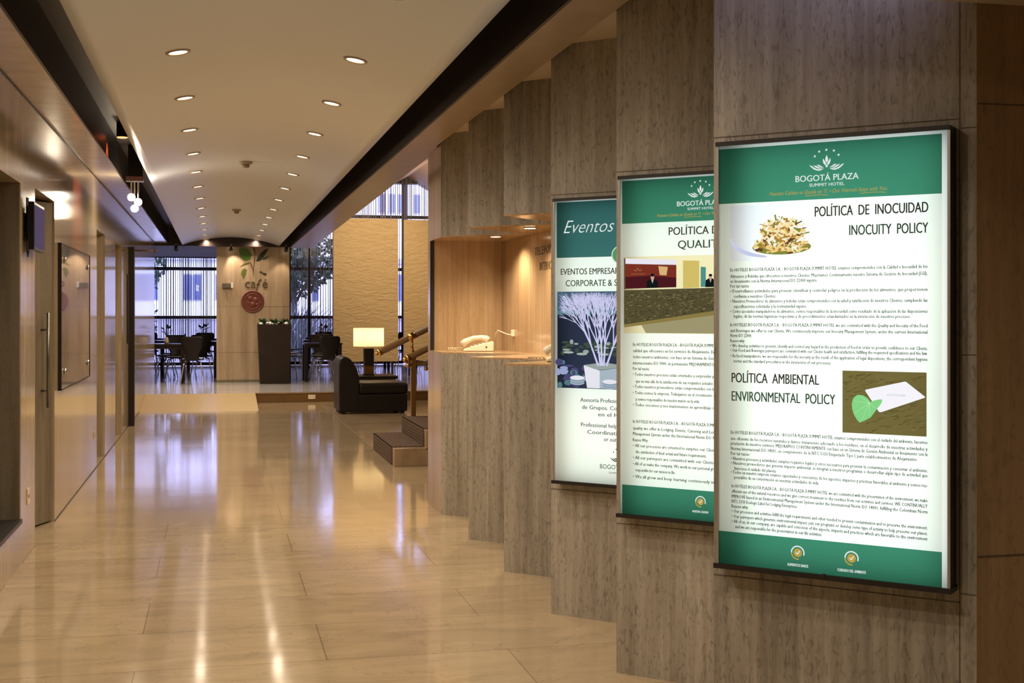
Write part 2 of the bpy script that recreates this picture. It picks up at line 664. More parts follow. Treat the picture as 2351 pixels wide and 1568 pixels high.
# ---- left wall with its openings
XL = -1.135
ZT = 2.815
OPEN = [(6.30, 8.07, 0.25, 2.27), (8.69, 9.71, 0.0, 2.30), (13.04, 13.97, 0.0, 2.31), (15.40, 16.42, 0.0, 2.31)]
b = MB()
y0 = -4.0
for (ya, yb, za, zb) in OPEN:
    b.box((-1.50, y0, 0), (XL, ya, ZT + 0.3))
    b.box((-1.50, ya, zb), (XL, yb, ZT + 0.3))
    if za > 0:
        b.box((-1.50, ya, 0), (XL, yb, za))
    y0 = yb
b.box((-1.50, y0, 0), (XL, 24.95, ZT + 0.3))
struct(b.build('wall_left', M['trav_left']))
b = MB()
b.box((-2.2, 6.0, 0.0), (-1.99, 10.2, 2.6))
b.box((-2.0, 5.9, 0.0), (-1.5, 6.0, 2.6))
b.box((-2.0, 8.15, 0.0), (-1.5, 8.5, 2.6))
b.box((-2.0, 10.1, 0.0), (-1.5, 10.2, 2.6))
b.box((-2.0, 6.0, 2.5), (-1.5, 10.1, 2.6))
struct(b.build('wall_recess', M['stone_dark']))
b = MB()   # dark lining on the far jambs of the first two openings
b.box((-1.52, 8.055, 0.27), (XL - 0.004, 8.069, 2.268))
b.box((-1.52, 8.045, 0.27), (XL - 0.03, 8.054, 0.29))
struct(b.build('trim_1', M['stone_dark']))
b = MB()
b.box((-1.51, 6.3, 0.25), (XL + 0.012, 8.069, 0.275))
struct(b.build('trim_2', M['black_metal']))
b = MB()
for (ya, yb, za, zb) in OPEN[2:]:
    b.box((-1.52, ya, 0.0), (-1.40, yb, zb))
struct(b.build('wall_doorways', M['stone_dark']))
b = MB()   # dark strip stands in for the shadow line where wall meets soffit
b.box((XL, -4, ZT - 0.014), (XL + 0.004, 24.95, ZT))
struct(b.build('trim_shadow_line', M['beam_dark']))
b = MB()
b.box((XL, -4, 0.0), (XL + 0.003, 6.29, 0.008))
b.box((XL, 9.72, 0.0), (XL + 0.003, 20.0, 0.008))
struct(b.build('baseboard_left', M['beam_dark']))

# door in the second opening, standing ajar
d1 = MB()
hinge = Vector((-1.150, 9.70, 0))
ang = math.radians(20)
dx, dy = -math.sin(ang), -math.cos(ang)
nx, ny = -dy, dx
def dpt(s, t, z):
    return (hinge.x + dx * s - nx * t, hinge.y + dy * s - ny * t, z)
vs = []
for z in (0.012, 2.285):
    for s_, t_ in ((0.0, 0), (0.96, 0), (0.96, 0.045), (0.0, 0.045)):
        vs.append(dpt(s_, t_, z))
d1.add(vs, [(0, 1, 2, 3), (4, 5, 6, 7), (0, 1, 5, 4), (1, 2, 6, 5), (2, 3, 7, 6), (3, 0, 4, 7)])
door1 = struct(d1.build('door_1', M['stone_dark']))
h = MB()
hx = 0.16
h.tube([dpt(hx, -0.05, 0.83), dpt(hx, -0.05, 1.50)], 0.010, 12)
h.tube([dpt(hx, 0.0, 0.95), dpt(hx, -0.05, 0.95)], 0.008, 8)
h.tube([dpt(hx, 0.0, 1.38), dpt(hx, -0.05, 1.38)], 0.008, 8)
hd = h.build('handle', M['steel_dark'], door1, smooth=True)
hd['label'] = 'tall brushed steel pull bar'

# dark door frame further along with its arm
b = MB()
b.box((XL, 17.62, 0.0), (XL + 0.075, 17.76, 2.37))
door2 = struct(b.build('door_2', M['dark_wood']))
b = MB()
b.tube([(XL + 0.05, 17.90, 2.335), (-0.80, 17.92, 2.335)], 0.012, 8)
b.ball((-0.80, 17.92, 2.335), 0.022, 10)
b.tube([(XL + 0.05, 17.70, 2.335), (XL + 0.05, 17.92, 2.335)], 0.012, 8)
b.build('closer_arm', M['wood_rail'], door2, smooth=True)
b = MB()
b.box((XL, 17.30, 1.10), (XL + 0.02, 17.36, 2.0))
b.build('pull_plate', M['black_metal'], door2)

# ---- right wall: sawtooth panels
XT = 1.625
PITCH = 1.072
T = [(XT, 4.03 + PITCH * k) for k in range(6)]
w = PITCH / 2 ** 0.5
q = w / 2 ** 0.5
P = [(t[0] + q, t[1] - q) for t in T]
CORNER = (XT + 0.847 * 0.70711, 4.03 - 0.847 * 0.70711)
pier_far = (XT, 9.98)
XB = 2.20                       # back of the phone niche
YE = 9.88
n3 = (XB, P[3][1])
full = [pier_far, T[5], P[5], T[4], P[4], T[3], P[3], T[2], P[2], T[1], P[1], T[0], CORNER, (4.0, CORNER[1]), (4.0, 9.98)]
mid = [pier_far, (XT, YE), (XB, YE), n3, P[3], T[2], P[2], T[1], P[1], T[0], CORNER, (4.0, CORNER[1]), (4.0, 9.98)]
Z1, Z2, Z3 = 1.195, 2.07, 2.83
WM = [M['trav_right'], M['trav_pier'], M['trav_niche'], M['trav_warm_lit']]
def wall_faces(bm_, poly, z0, z1, mats):
    n = len(poly)
    vs = [(p[0], p[1], z0) for p in poly] + [(p[0], p[1], z1) for p in poly]
    base = len(bm_.v)
    for i in range(n):
        bm_.m = mats.get(i, 0)
        j = (i + 1) % n
        bm_.add([vs[i], vs[j], vs[n + j], vs[n + i]], [(0, 1, 2, 3)])
    bm_.m = 0
    bm_.add(vs[:n], [tuple(range(n))[::-1]])
    bm_.m = 0
    bm_.add(vs[n:], [tuple(range(n))])
b = MB()
wall_faces(b, full, 0.0, Z1, {0: 1, 12: 3})
wall_faces(b, mid, Z1, Z2, {0: 1, 1: 2, 2: 2, 10: 3})
wall_faces(b, full, Z2, Z3, {0: 1, 12: 3})
struct(b.build('wall_right', WM))
# shelf caps and soffit lining of the niche
b = MB()
shelf = [(XT, YE - 0.001), T[5], P[5], T[4], P[4], T[3], (P[3][0] + 0.001, P[3][1] + 0.001), (XB - 0.001, P[3][1] + 0.002), (XB - 0.001, YE - 0.001)]
b.prism(shelf, Z1, Z1 + 0.012)
b.prism(shelf, Z2 - 0.010, Z2)
struct(b.build('trim_4', M['trav_niche']))
b = MB()
b.box((XT, YE - 0.006, Z1 + 0.012), (XT + 0.032, YE - 0.0005, Z2 - 0.01))
struct(b.build('trim_10', M['black_metal']))
# thin joints in the panels: a course above and below the posters and the strip to the right
b = MB()
uv = Vector((0.70711, -0.70711, 0))
def on_panel(t, u, z, o):
    return (t[0] + 0.70711 * u - 0.70711 * o, t[1] - 0.70711 * u - 0.70711 * o, z)
def panel_strip(bm_, t, u0, u1, z0, z1, th=0.0012):
    a = [on_panel(t, u0, z0, 0), on_panel(t, u1, z0, 0), on_panel(t, u1, z1, 0), on_panel(t, u0, z1, 0)]
    c = [on_panel(t, u0, z0, th), on_panel(t, u1, z0, th), on_panel(t, u1, z1, th), on_panel(t, u0, z1, th)]
    bm_.add(a + c, [(4, 5, 6, 7), (0, 1, 5, 4), (1, 2, 6, 5), (2, 3, 7, 6), (3, 0, 4, 7)])
for k in (0, 1, 2):
    ue = 0.845 if k == 0 else 0.755
    panel_strip(b, T[k], 0.0, ue if k else 0.80, 2.085, 2.088)
    panel_strip(b, T[k], 0.0, ue if k else 0.80, 0.622, 0.625)
panel_strip(b, T[0], 0.796, 0.799, 0.0, 2.78)
panel_strip(b, T[0], 0.80, 0.846, 2.056, 2.059)
panel_strip(b, T[0], 0.80, 0.846, 0.650, 0.653)
panel_strip(b, T[0], 0.80, 0.846, 1.372, 1.3745)
yj = CORNER[1]
b.box((CORNER[0] + 0.002, yj - 0.0015, 0.766), (3.6, yj, 0.769))
b.box((CORNER[0] + 0.002, yj - 0.0015, 2.127), (3.6, yj, 2.130))
struct(b.build('trim_5', M['joint']))

# ---- ceilings
b = MB()
ARC_H = 0.155
VX0, VX1, VZ = -0.627, 1.172, 2.78
VC, VR = (VX0 + VX1) / 2, (VX1 - VX0) / 2
def vault_z(x):
    return VZ + ARC_H * (1 - ((x - VC) / VR) ** 2)
n = 28
xs = [VX0 + (VX1 - VX0) * i / n for i in range(n + 1)]
prof = [(x, vault_z(x)) for x in xs] + [(x, vault_z(x) + 0.025) for x in reversed(xs)]
b.prism(prof, -4.0, 24.95, axis='y')
o = struct(b.build('ceiling_vault', M['vault'], smooth=True))
b = MB()
b.box((-1.50, -4, ZT), (-0.907, 24.95, 3.12))
struct(b.build('ceiling_soffit_left', [M['soffit']]))
b = MB()
b.prism([(1.385, -4.0), (1.385, 24.95), (1.80, 24.95), (1.66, 10.02), (1.605, 9.4), (1.605, -4.0)], 2.748, 3.12)
struct(b.build('ceiling_soffit_right', M['soffit_right']))
b = MB()   # dark recess lining and the two dark beam faces
b.box((-0.907, -4, ZT + 0.002), (-0.895, 24.95, 3.12))
b.box((1.372, -4, 2.75), (1.384, 24.95, 3.12))
b.box((-1.5, -4, 3.10), (1.9, 24.95, 3.14))
b.box((-0.68, -4, 2.98), (-0.665, 24.95, 3.10))
struct(b.build('trim_6', M['beam_dark']))
b = MB()   # dark lintel that closes the vault
b.box((-1.5, 24.95, 2.762), (1.42, 25.08, 3.14))
struct(b.build('trim_7', M['beam_dark']))
b = MB()   # ceiling above the sawtooth
b.box((1.60, 3.43, 2.83), (4.0, 10.02, 2.9))
struct(b.build('ceiling_right', M['ceil_white']))
b = MB()   # lower ceiling by the near corner
b.box((1.39, -4.0, 2.43), (4.0, CORNER[1], 2.60))
struct(b.build('ceiling_low', M['ceil_white']))

# ---- shell out of sight
b = MB()
b.box((-1.5, -4.2, 0), (4.0, -4.0, 3.14))
struct(b.build('wall_back', M['trav_left']))
b = MB()
b.box((4.0, -4.2, 0), (4.2, 10.02, 3.14))
b.box((4.0, 9.9, 0), (9.2, 10.02, 5.6))
struct(b.build('wall_side', M['trav_right']))
b = MB()
b.box((9.0, 10.02, 0), (9.2, 33.3, 5.6))
struct(b.build('wall_hall', M['ceil_white']))
b = MB()
b.box((1.42, 10.02, 3.12), (1.50, 33.0, 5.6))
b.box((1.5, 9.9, 2.83), (4.0, 10.02, 5.6))
struct(b.build('wall_upper', M['ceil_white']))
b = MB()   # gabled hall ceiling, ridge over x = 4.83
b.prism([(1.42, 3.16), (4.83, 5.02), (9.2, 2.66), (9.2, 2.78), (4.83, 5.14), (1.42, 3.28)], 9.95, 33.3, axis='y')
struct(b.build('ceiling_hall', M['hall_ceiling']))
b = MB()
b.box((-4.2, 25.08, 2.89), (1.42, 33.1, 3.1))
struct(b.build('ceiling_cafe', M['cafe_ceiling']))
b = MB()
b.box((-4.2, 21.72, 0), (-4.0, 33.3, 3.1))
b.box((-4.2, 24.80, 0), (-1.5, 24.95, 3.1))
struct(b.build('wall_cafe', M['facade_grey']))

# ---- column with the cafe sign
b = MB()
b.m = 0
b.box((0.0, 25.10, 0.165), (1.375, 25.45, 2.89))
b.m = 1
b.box((1.376, 25.11, 0.165), (1.405, 25.44, 2.89))
struct(b.build('wall_column', [M['trav_col'], M['frame_dark']]))
b = MB()
b.box((0.001, 25.098, 0.74), (1.374, 25.0998, 0.7425))
b.box((0.001, 25.098, 1.62), (1.374, 25.0998, 1.6225))
b.box((0.001, 25.09, 0.165), (1.374, 25.0995, 0.215))
struct(b.build('trim_8', M['stone_dark']))

# ---- windows
YW = 33.0
def window(name, x0, x1, z0, z1, mull, trans):
    b = MB()
    for m_ in [x0, x1] + mull:
        b.box((m_ - 0.035, YW, z0), (m_ + 0.035, YW + 0.09, z1))
    for t_ in trans:
        b.box((x0, YW - 0.005, t_ - 0.04), (x1, YW + 0.095, t_ + 0.04))
    o = struct(b.build(name, M['frame_dark']))
    g = MB()
    g.box((x0, YW + 0.035, z0), (x1, YW + 0.045, z1))
    g.build('pane', M['glass'], o)
    return o
window('window_1', -4.0, 1.42, 0.2, 2.89, [-2.9, -1.71, 0.3], [0.22, 1.385, 2.60])
window('window_2', 1.50, 4.72, 0.2, 4.86, [2.30], [0.22, 1.385, 2.62, 3.98])
window('window_3', 4.80, 9.0, 0.2, 4.86, [6.6], [0.22, 1.385, 2.62, 3.98])
b = MB()
b.prism([(4.40, 4.84), (5.10, 4.84), (4.83, 5.0)], 32.9, 33.2, axis='y')
struct(b.build('trim_9', M['frame_dark']))

# bead curtains in front of the panes: nobody could count the chains
def curtain(name, x0, x1, z0, ztop, step, label):
    b = MB()
    x = x0
    while x < x1:
        ww = random.choice((0.014, 0.018, 0.018, 0.026))
        zt = ztop(x)
        zb = z0 + random.uniform(0, 0.03)
        y = 32.72 + random.uniform(-0.03, 0.03)
        b.box((x, y, zb), (x + ww, y + 0.01, zt))
        x += step * random.uniform(0.6, 1.5)
    b.box((x0, 32.70, ztop(x0) - 0.03 if ztop(x0) == ztop(x1) else ztop(x0) - 0.03), (x1, 32.76, ztop(x0) - 0.001)) if ztop(x0) == ztop(x1) else None
    o = b.build(name, M['beads'])
    return tag(o, label, 'curtain', None, 'stuff')
curtain('bead_curtain', -3.9, 1.38, 0.30, lambda x: 2.885, 0.046, 'fine hanging chain curtain across the cafe window left of the column')
curtain('bead_curtain', 1.55, 8.9, 0.30, lambda x: 5.0 - 0.545 * abs(x - 4.83), 0.050, 'tall hanging chain curtain across the high window right of the column')

# ---- textured screens before the window
for (x0, x1, lb, tz) in ((2.39, 3.755, 'wide combed plaster screen behind the table lamp, left of the narrow gap', 3.49), (3.875, 5.6, 'combed plaster screen behind the stair rail, right of the narrow gap', 3.475)):
    t = thing('plaster_screen', lb, 'screen', ((x0 + x1) / 2, 27.0, 0.165))
    c = t.location
    b = MB()
    b.box((x0, 27.0, 0.47), (x1, 27.07, tz))
    b.build('panel', M['textured'], t, off=c)
    for px in (x0 + 0.12, x1 - 0.12):
        b = MB()
        b.box((px - 0.02, 27.02, 0.165), (px + 0.02, 27.06, 0.47))
        b.build('leg', M['frame_dark'], t, off=c)

# ================================================================== LIGHT FITTINGS
ORD = ['nearest', 'second', 'third', 'fourth', 'fifth', 'sixth', 'seventh', 'eighth', 'ninth', 'tenth', 'eleventh', 'twelfth', 'farthest']
proto = None
for (lx, side) in CEIL_ROWS:
    slope = -2 * ARC_H * (lx - VC) / VR ** 2
    for k in range(-3, 13):
        y = 7.05 + 1.49 * k
        if k >= 0:
            lb = '%s round recessed downlight in the %s row of the vaulted ceiling' % (ORD[k], side) if k in (0, 12) else '%s round recessed downlight from the front in the %s row of the vault' % (ORD[k], side)
        else:  # unseen lamps added ahead of the row to light the foreground
            lb = '%s row downlight added to light the foreground, %s one out of view before the visible ones' % (side, ORD[-k - 1] if k < -1 else 'last')
        if proto is None:
            t = thing('downlight', lb, 'ceiling light', (lx, y, vault_z(lx)), 0, None)
            b = MB()
            nn = 28
            for (r0, z0, r1, z1) in ((0.068, -0.001, 0.064, -0.010), (0.064, -0.010, 0.050, -0.008), (0.050, -0.008, 0.046, 0.004)):
                vs = [(r0 * math.cos(2 * PI * i / nn), r0 * math.sin(2 * PI * i / nn), z0) for i in range(nn)] + [(r1 * math.cos(2 * PI * i / nn), r1 * math.sin(2 * PI * i / nn), z1) for i in range(nn)]
                b.add(vs, [(i, (i + 1) % nn, nn + (i + 1) % nn, nn + i) for i in range(nn)])
            b.build('trim_ring', M['trim_ring'], t, smooth=True)
            b = MB()
            b.lathe([(0.047, -0.004), (0.047, 0.002)], (0, 0, 0), 24)
            b.build('lens', M['lens'], t)
            spot('lamp', (0, 0, -0.03), DOWN_W, WARM, 157, 0.8, None, 0.055, t)
            proto = t
        else:
            t = dup(proto, (lx, y, vault_z(lx)), 0, lb)
        t.rotation_euler = (0, -math.atan(slope), 0)
        t['group'] = 'downlights of the %s row' % side

for (y, lb) in ((12.42, 'nearer grey smoke detector on the middle of the vault'), (18.2, 'farther grey smoke detector on the middle of the vault')):
    t = thing('smoke_detector', lb, 'smoke detector', (VC, y, VZ + ARC_H))
    b = MB()
    b.lathe([(0.062, 0.0), (0.062, -0.018), (0.050, -0.024)], n=24)
    b.build('base', M['trim_ring'], t, smooth=True)
    b = MB()
    b.lathe([(0.036, -0.02), (0.034, -0.05), (0.022, -0.058)], n=20)
    b.build('sensor_head', plain('detector_grey', (0.33, 0.27, 0.2), 0.5), t, smooth=True)

# cluster of bright bulbs hanging in the left recess
t = thing('spot_cluster', 'starry three bulb ceiling fitting hanging in the dark left recess', 'ceiling light', (-0.76, 12.75, 3.10))
b = MB()
b.box((-0.06, -0.05, -0.30), (0.07, 0.05, 0.0))
b.build('housing', M['black_metal'], t)
b = MB()
b.box((-0.08, -0.06, -0.345), (0.08, 0.06, -0.30))
b.build('bracket', M['steel'], t)
for (ox, oy, oz) in ((-0.03, -0.05, -0.50), (0.03, 0.0, -0.54), (-0.005, 0.03, -0.60)):
    b = MB()
    b.tube([(ox, oy, -0.34), (ox, oy, oz + 0.03)], 0.008, 8)
    st = b.build('stem', M['steel'], t)
    b = MB()
    b.ball((ox, oy, oz), 0.036, 12)
    b.build('bulb', M['bulb'], st, smooth=True)
point('lamp', (0.0, -0.02, -0.66), 9, (1.0, 0.78, 0.52), 0.05, t)
t = thing('red_spotlight', 'small red spotlight tucked up in the dark left recess', 'ceiling light', (-0.775, 11.25, 3.10))
b = MB()
b.lathe([(0.045, -0.0), (0.045, -0.10), (0.05, -0.12)], n=16)
b.build('can', M['black_metal'], t)
b = MB()
b.lathe([(0.04, -0.122), (0.04, -0.126)], n=16)
b.build('lens', M['bulb_red'], t)
spot('lamp', (0, 0, -0.15), 48, (1.0, 0.20, 0.06), 70, 0.5, (-0.55, 0.0, -0.75), 0.05, t)

# small spotlights on the lintel
for (x, lb, tgt) in ((-0.74, 'small spotlight at the left end of the dark lintel', (-0.6, 24.0, 1.0)), (0.27, 'small black spotlight hanging in front of the column top', (0.35, 25.1, 2.35)), (1.30, 'small spotlight at the right end of the dark lintel', (1.1, 25.1, 1.6))):
    t = thing('spotlight', lb, 'spotlight', (x, 24.80, 2.762), 0, 'spotlights on the lintel')
    b = MB()
    b.tube([(0, 0.16, 0.03), (0, 0.0, 0.03), (0, 0, -0.02)], 0.008, 8)
    b.build('arm', M['steel'], t)
    b = MB()
    b.tube([(0, -0.05, -0.03), (0, 0.05, -0.07)], [0.03, 0.042], 14)
    b.build('can', M['black_metal'], t, smooth=True)
    b = MB()
    b.tube([(0, 0.050, -0.071), (0, 0.054, -0.073)], 0.034, 14)
    b.build('lens', M['lens_niche'], t)
    spot('lamp', (0, 0.08, -0.09), 16, WARM, 70, 0.6, Vector(tgt) - Vector((x, 24.80, 2.762)), 0.03, t)

# niche downlights
for (x, y, lb) in ((1.985, 9.13, 'recessed downlight in the niche soffit above the nearer-left telephone'), (2.005, 8.16, 'recessed downlight in the niche soffit nearest the event poster')):
    t = thing('niche_light', lb, 'ceiling light', (x, y, Z2 - 0.010), 0, 'niche downlights')
    b = MB()
    b.lathe([(0.044, -0.0005), (0.044, -0.006)], n=24)
    b.build('trim_ring', M['trim_ring'], t)
    b = MB()
    b.lathe([(0.036, -0.0065), (0.036, -0.008)], n=24)
    b.build('lens', M['lens_niche'], t)
    spot('lamp', (0, 0, -0.02), 46, (1.0, 0.78, 0.50), 150, 0.7, None, 0.025, t)

# lamps of the high hall, washing the screens, out of frame above
for (x, y, tx, p) in ((2.9, 23.6, 3.0, 300), (4.4, 23.4, 4.4, 240)):
    t = thing('wall_washer', 'warm wall washer on the hall ceiling lighting the plaster screens', 'ceiling light', (x, y, 3.9 if x < 4 else 4.72), 0, 'wall washers')
    b = MB()
    b.lathe([(0.06, 0.10), (0.06, 0.0)], n=16)
    b.build('can', M['black_metal'], t)
    spot('lamp', (0, 0, -0.05), p, (1.0, 0.72, 0.40), 75, 0.8, Vector((tx, 27.0, 2.3)) - Vector((x, y, 3.9)), 0.05, t)
for (x, y, z, p) in ((4.2, 15.5, 4.5, 90), (5.2, 19.5, 4.7, 90)):
    t = thing('hall_downlight', 'hall ceiling downlight above the armchair and the stairs', 'ceiling light', (x, y, z), 0, 'hall downlights')
    b = MB()
    b.lathe([(0.06, 0.06), (0.06, 0.0)], n=16)
    b.build('can', M['black_metal'], t)
    spot('lamp', (0, 0, -0.05), p, WARM, 120, 0.8, None, 0.06, t)
for (x, y, lb) in ((5.25, 29.0, 'unseen fill light added behind the right screen to brighten the sloping hall ceiling'), (6.4, 17.0, 'unseen fill light added in the hall to brighten the sloping ceiling')):
    t = thing('ceiling_fill_light', lb, 'lamp', (x, y, 0.167 if y > 21 else 0.005), 0, 'added hall fill lights')  # unseen stand lamp, added to warm and brighten the sloping ceiling
    b = MB()
    b.lathe([(0.14, 0.0), (0.14, 0.02), (0.015, 0.03), (0.015, 1.75), (0.16, 1.9), (0.155, 1.9), (0.01, 1.77)], n=18)
    b.build('stand', M['black_metal'], t)
    spot('lamp', (0, 0, 1.86), 360, (1.0, 0.74, 0.42), 140, 0.8, (0.0, 0.6, 4.0), 0.08, t)

# ================================================================== POSTERS
def text_mesh(txt, shear=0.0, bold=0.0, res=3):
    c = bpy.data.curves.new('t', 'FONT')
    c.body = txt
    c.size = 1.0
    c.shear = shear
    c.offset = min(bold, 0.0)
    c.resolution_u = res
    o = bpy.data.objects.new('t', c)
    COL.objects.link(o)
    dg = bpy.context.evaluated_depsgraph_get()
    me = bpy.data.meshes.new_from_object(o.evaluated_get(dg))
    vs = [tuple(v.co) for v in me.vertices]
    fs = [tuple(p.vertices) for p in me.polygons]
    bpy.data.objects.remove(o)
    bpy.data.curves.remove(c)
    bpy.data.meshes.remove(me)
    return vs, fs


_cap, _ = text_mesh('H')
CAP = max(v[1] for v in _cap)


def put_text(b, txt, u0, z, cap, u1=None, width=None, align='L', shear=0.0, bold=0.0, res=3, y=0.0, xs=0.62):
    """adds a line of lettering: u0..u1 fits exactly, or xs squeezes the letters"""
    vs, fs = text_mesh(txt, shear, bold, res)
    if not vs:
        return
    k = cap / CAP
    x0 = min(v[0] for v in vs)
    x1 = max(v[0] for v in vs)
    if u1 is not None:
        sx = (u1 - u0) / (x1 - x0)
    else:
        sx = k * xs
    off = u0 - x0 * sx
    if align == 'R':
        off = u0 - x1 * sx
    if align == 'C':
        off = u0 - (x0 + x1) / 2 * sx
    b.add([(off + v[0] * sx, y, z + v[1] * k) for v in vs], fs)
    if bold > 0:      # heavier strokes: the same letters again, a hair to either side
        for sg in (-1, 1):
            b.add([(off + v[0] * sx + sg * bold * k, y + 0.00008 * (sg + 2), z + v[1] * k) for v in vs], fs)


def bl(name, col, strength):
    return emit('print_' + name, col, strength)


GREEN = (0.030, 0.165, 0.105)
TEAL = (0.022, 0.115, 0.115)
M['sheet'] = translucent('backlit_sheet', (0.84, 0.91, 0.89), 0.85)
M['sheet_green'] = translucent('backlit_green', (0.045, 0.215, 0.140), 0.85)
M['sheet_teal'] = translucent('backlit_teal', (0.045, 0.150, 0.150), 0.85)
M['sheet_edge'] = translucent('backlit_edge', (0.97, 0.98, 1.0), 0.95)
M['sheet_food'] = translucent('backlit_food', (0.78, 0.82, 0.93), 0.85)
M['sheet_wood'] = translucent('backlit_wood', (0.135, 0.105, 0.035), 0.85)
M['sheet_night'] = translucent('backlit_night', (0.030, 0.038, 0.075), 0.85)
M['sheet_hall'] = translucent('backlit_hall', (0.80, 0.74, 0.50), 0.85)
M['ink'] = plain('ink', (0.028, 0.040, 0.040), 0.6)
M['ink_soft'] = plain('ink_soft', (0.045, 0.065, 0.065), 0.6)
M['ink_green'] = plain('ink_green', (0.035, 0.120, 0.095), 0.6)
M['ink_white'] = bl('white', (0.93, 1.0, 0.97), 0.82)
M['ink_gold'] = bl('gold', (0.80, 0.55, 0.10), 0.62)
YF = -0.070      # front plane of a poster sheet


def lightbox(tip, u0, u1, power, label, cells, spread):
    """a wall light box; local x runs along the panel, -y faces the hall"""
    t = thing('light_box_poster', label, 'poster', (tip[0], tip[1], 0), -PI / 4, 'backlit posters on the sawtooth wall')
    b = MB()
    z0, z1 = 0.678, 2.046
    b.box((u0, -0.004, z0), (u1, -0.001, z1))
    b.box((u0, -0.066, z0), (u0 + 0.004, -0.004, z1))
    b.box((u1 - 0.004, -0.066, z0), (u1, -0.004, z1))
    b.build('cabinet', M['white'], t)
    b = MB()
    b.box((u0 - 0.004, -0.078, z1), (u1 + 0.004, -0.001, z1 + 0.014))
    tb = b.build('top_bar', M['black_metal'], t)
    b = MB()
    b.box((u0 - 0.010, -0.080, z0 - 0.016), (u1 + 0.008, -0.001, z0))
    b.build('bottom_bar', M['black_metal'], t)
    for (ua, ub) in ((u0 - 0.003, u0 + 0.006), (u1 - 0.004, u1 + 0.004)):
        b = MB()
        b.box((ua, -0.074, z0), (ub, -0.0665, z1))
        b.build('side_rail', M['alu'], t)
    for (ua, ub) in ((u0 - 0.0045, u0 - 0.0001), (u1 + 0.0001, u1 + 0.005)):
        b = MB()
        b.box((ua, -0.066, z0), (ub, -0.001, z1))
        b.build('side_panel', M['black_metal'], t)
    us = sorted({u0 + 0.005, u1 - 0.005} | {c[0] for c in cells} | {c[1] for c in cells})
    zs = sorted(z for z in ({z0, z1} | {c[2] for c in cells} | {c[3] for c in cells}) if z0 - 1e-6 <= z <= z1 + 1e-6)
    us = [u for u in us if u0 + 0.0049 <= u <= u1 - 0.0049]
    mats = [M['sheet']]
    b = MB()
    for i in range(len(us) - 1):
        for j in range(len(zs) - 1):
            cu, cz = (us[i] + us[i + 1]) / 2, (zs[j] + zs[j + 1]) / 2
            mm = M['sheet']
            for c in cells:
                if c[0] <= cu <= c[1] and c[2] <= cz <= c[3]:
                    mm = M[c[4]]
            if mm not in mats:
                mats.append(mm)
            b.m = mats.index(mm)
            b.add([(us[i], YF, zs[j]), (us[i + 1], YF, zs[j]), (us[i + 1], YF, zs[j + 1]), (us[i], YF, zs[j + 1])], [(0, 1, 2, 3)])
    b.build('printed_sheet', mats, t)
    d = bpy.data.lights.new('tube', 'AREA')
    d.shape = 'RECTANGLE'
    d.size = (u1 - u0) * spread
    d.size_y = 1.34
    d.energy = power
    d.color = (0.90, 1.0, 0.97)
    lo = bpy.data.objects.new('tube', d)
    link(lo, t)
    lo.location = ((u0 + u1) / 2 + 0.03, -0.006, (z0 + z1) / 2)
    lo.rotation_euler = (PI / 2, 0, PI)
    lo.rotation_euler = Vector((0, -1, 0)).to_track_quat('-Z', 'Z').to_euler()
    return t


YT = YF - 0.0012


def petal(b, pts, y=YT):
    b.poly([(p[0], y, p[1]) for p in pts])


def ellipse(b, cu, cz, ru, rz, y=YT, n=24, a0=0.0):
    b.poly([(cu + ru * math.cos(a0 + 2 * PI * i / n), y, cz + rz * math.sin(a0 + 2 * PI * i / n)) for i in range(n)])


def ring(b, cu, cz, r0, r1, a0, a1, y=YT, n=24):
    for i in range(n):
        a, c = a0 + (a1 - a0) * i / n, a0 + (a1 - a0) * (i + 1) / n
        b.poly([(cu + r0 * math.cos(a), y, cz + r0 * math.sin(a)), (cu + r1 * math.cos(a), y, cz + r1 * math.sin(a)), (cu + r1 * math.cos(c), y, cz + r1 * math.sin(c)), (cu + r0 * math.cos(c), y, cz + r0 * math.sin(c))])


def line2(b, p, q_, wd, y=YT, w2=None):
    dx, dz = q_[0] - p[0], q_[1] - p[1]
    l = math.hypot(dx, dz) or 1
    nx, nz = -dz / l, dx / l
    w2 = wd if w2 is None else w2
    b.poly([(p[0] + nx * wd / 2, y, p[1] + nz * wd / 2), (q_[0] + nx * w2 / 2, y, q_[1] + nz * w2 / 2), (q_[0] - nx * w2 / 2, y, q_[1] - nz * w2 / 2), (p[0] - nx * wd / 2, y, p[1] - nz * wd / 2)])


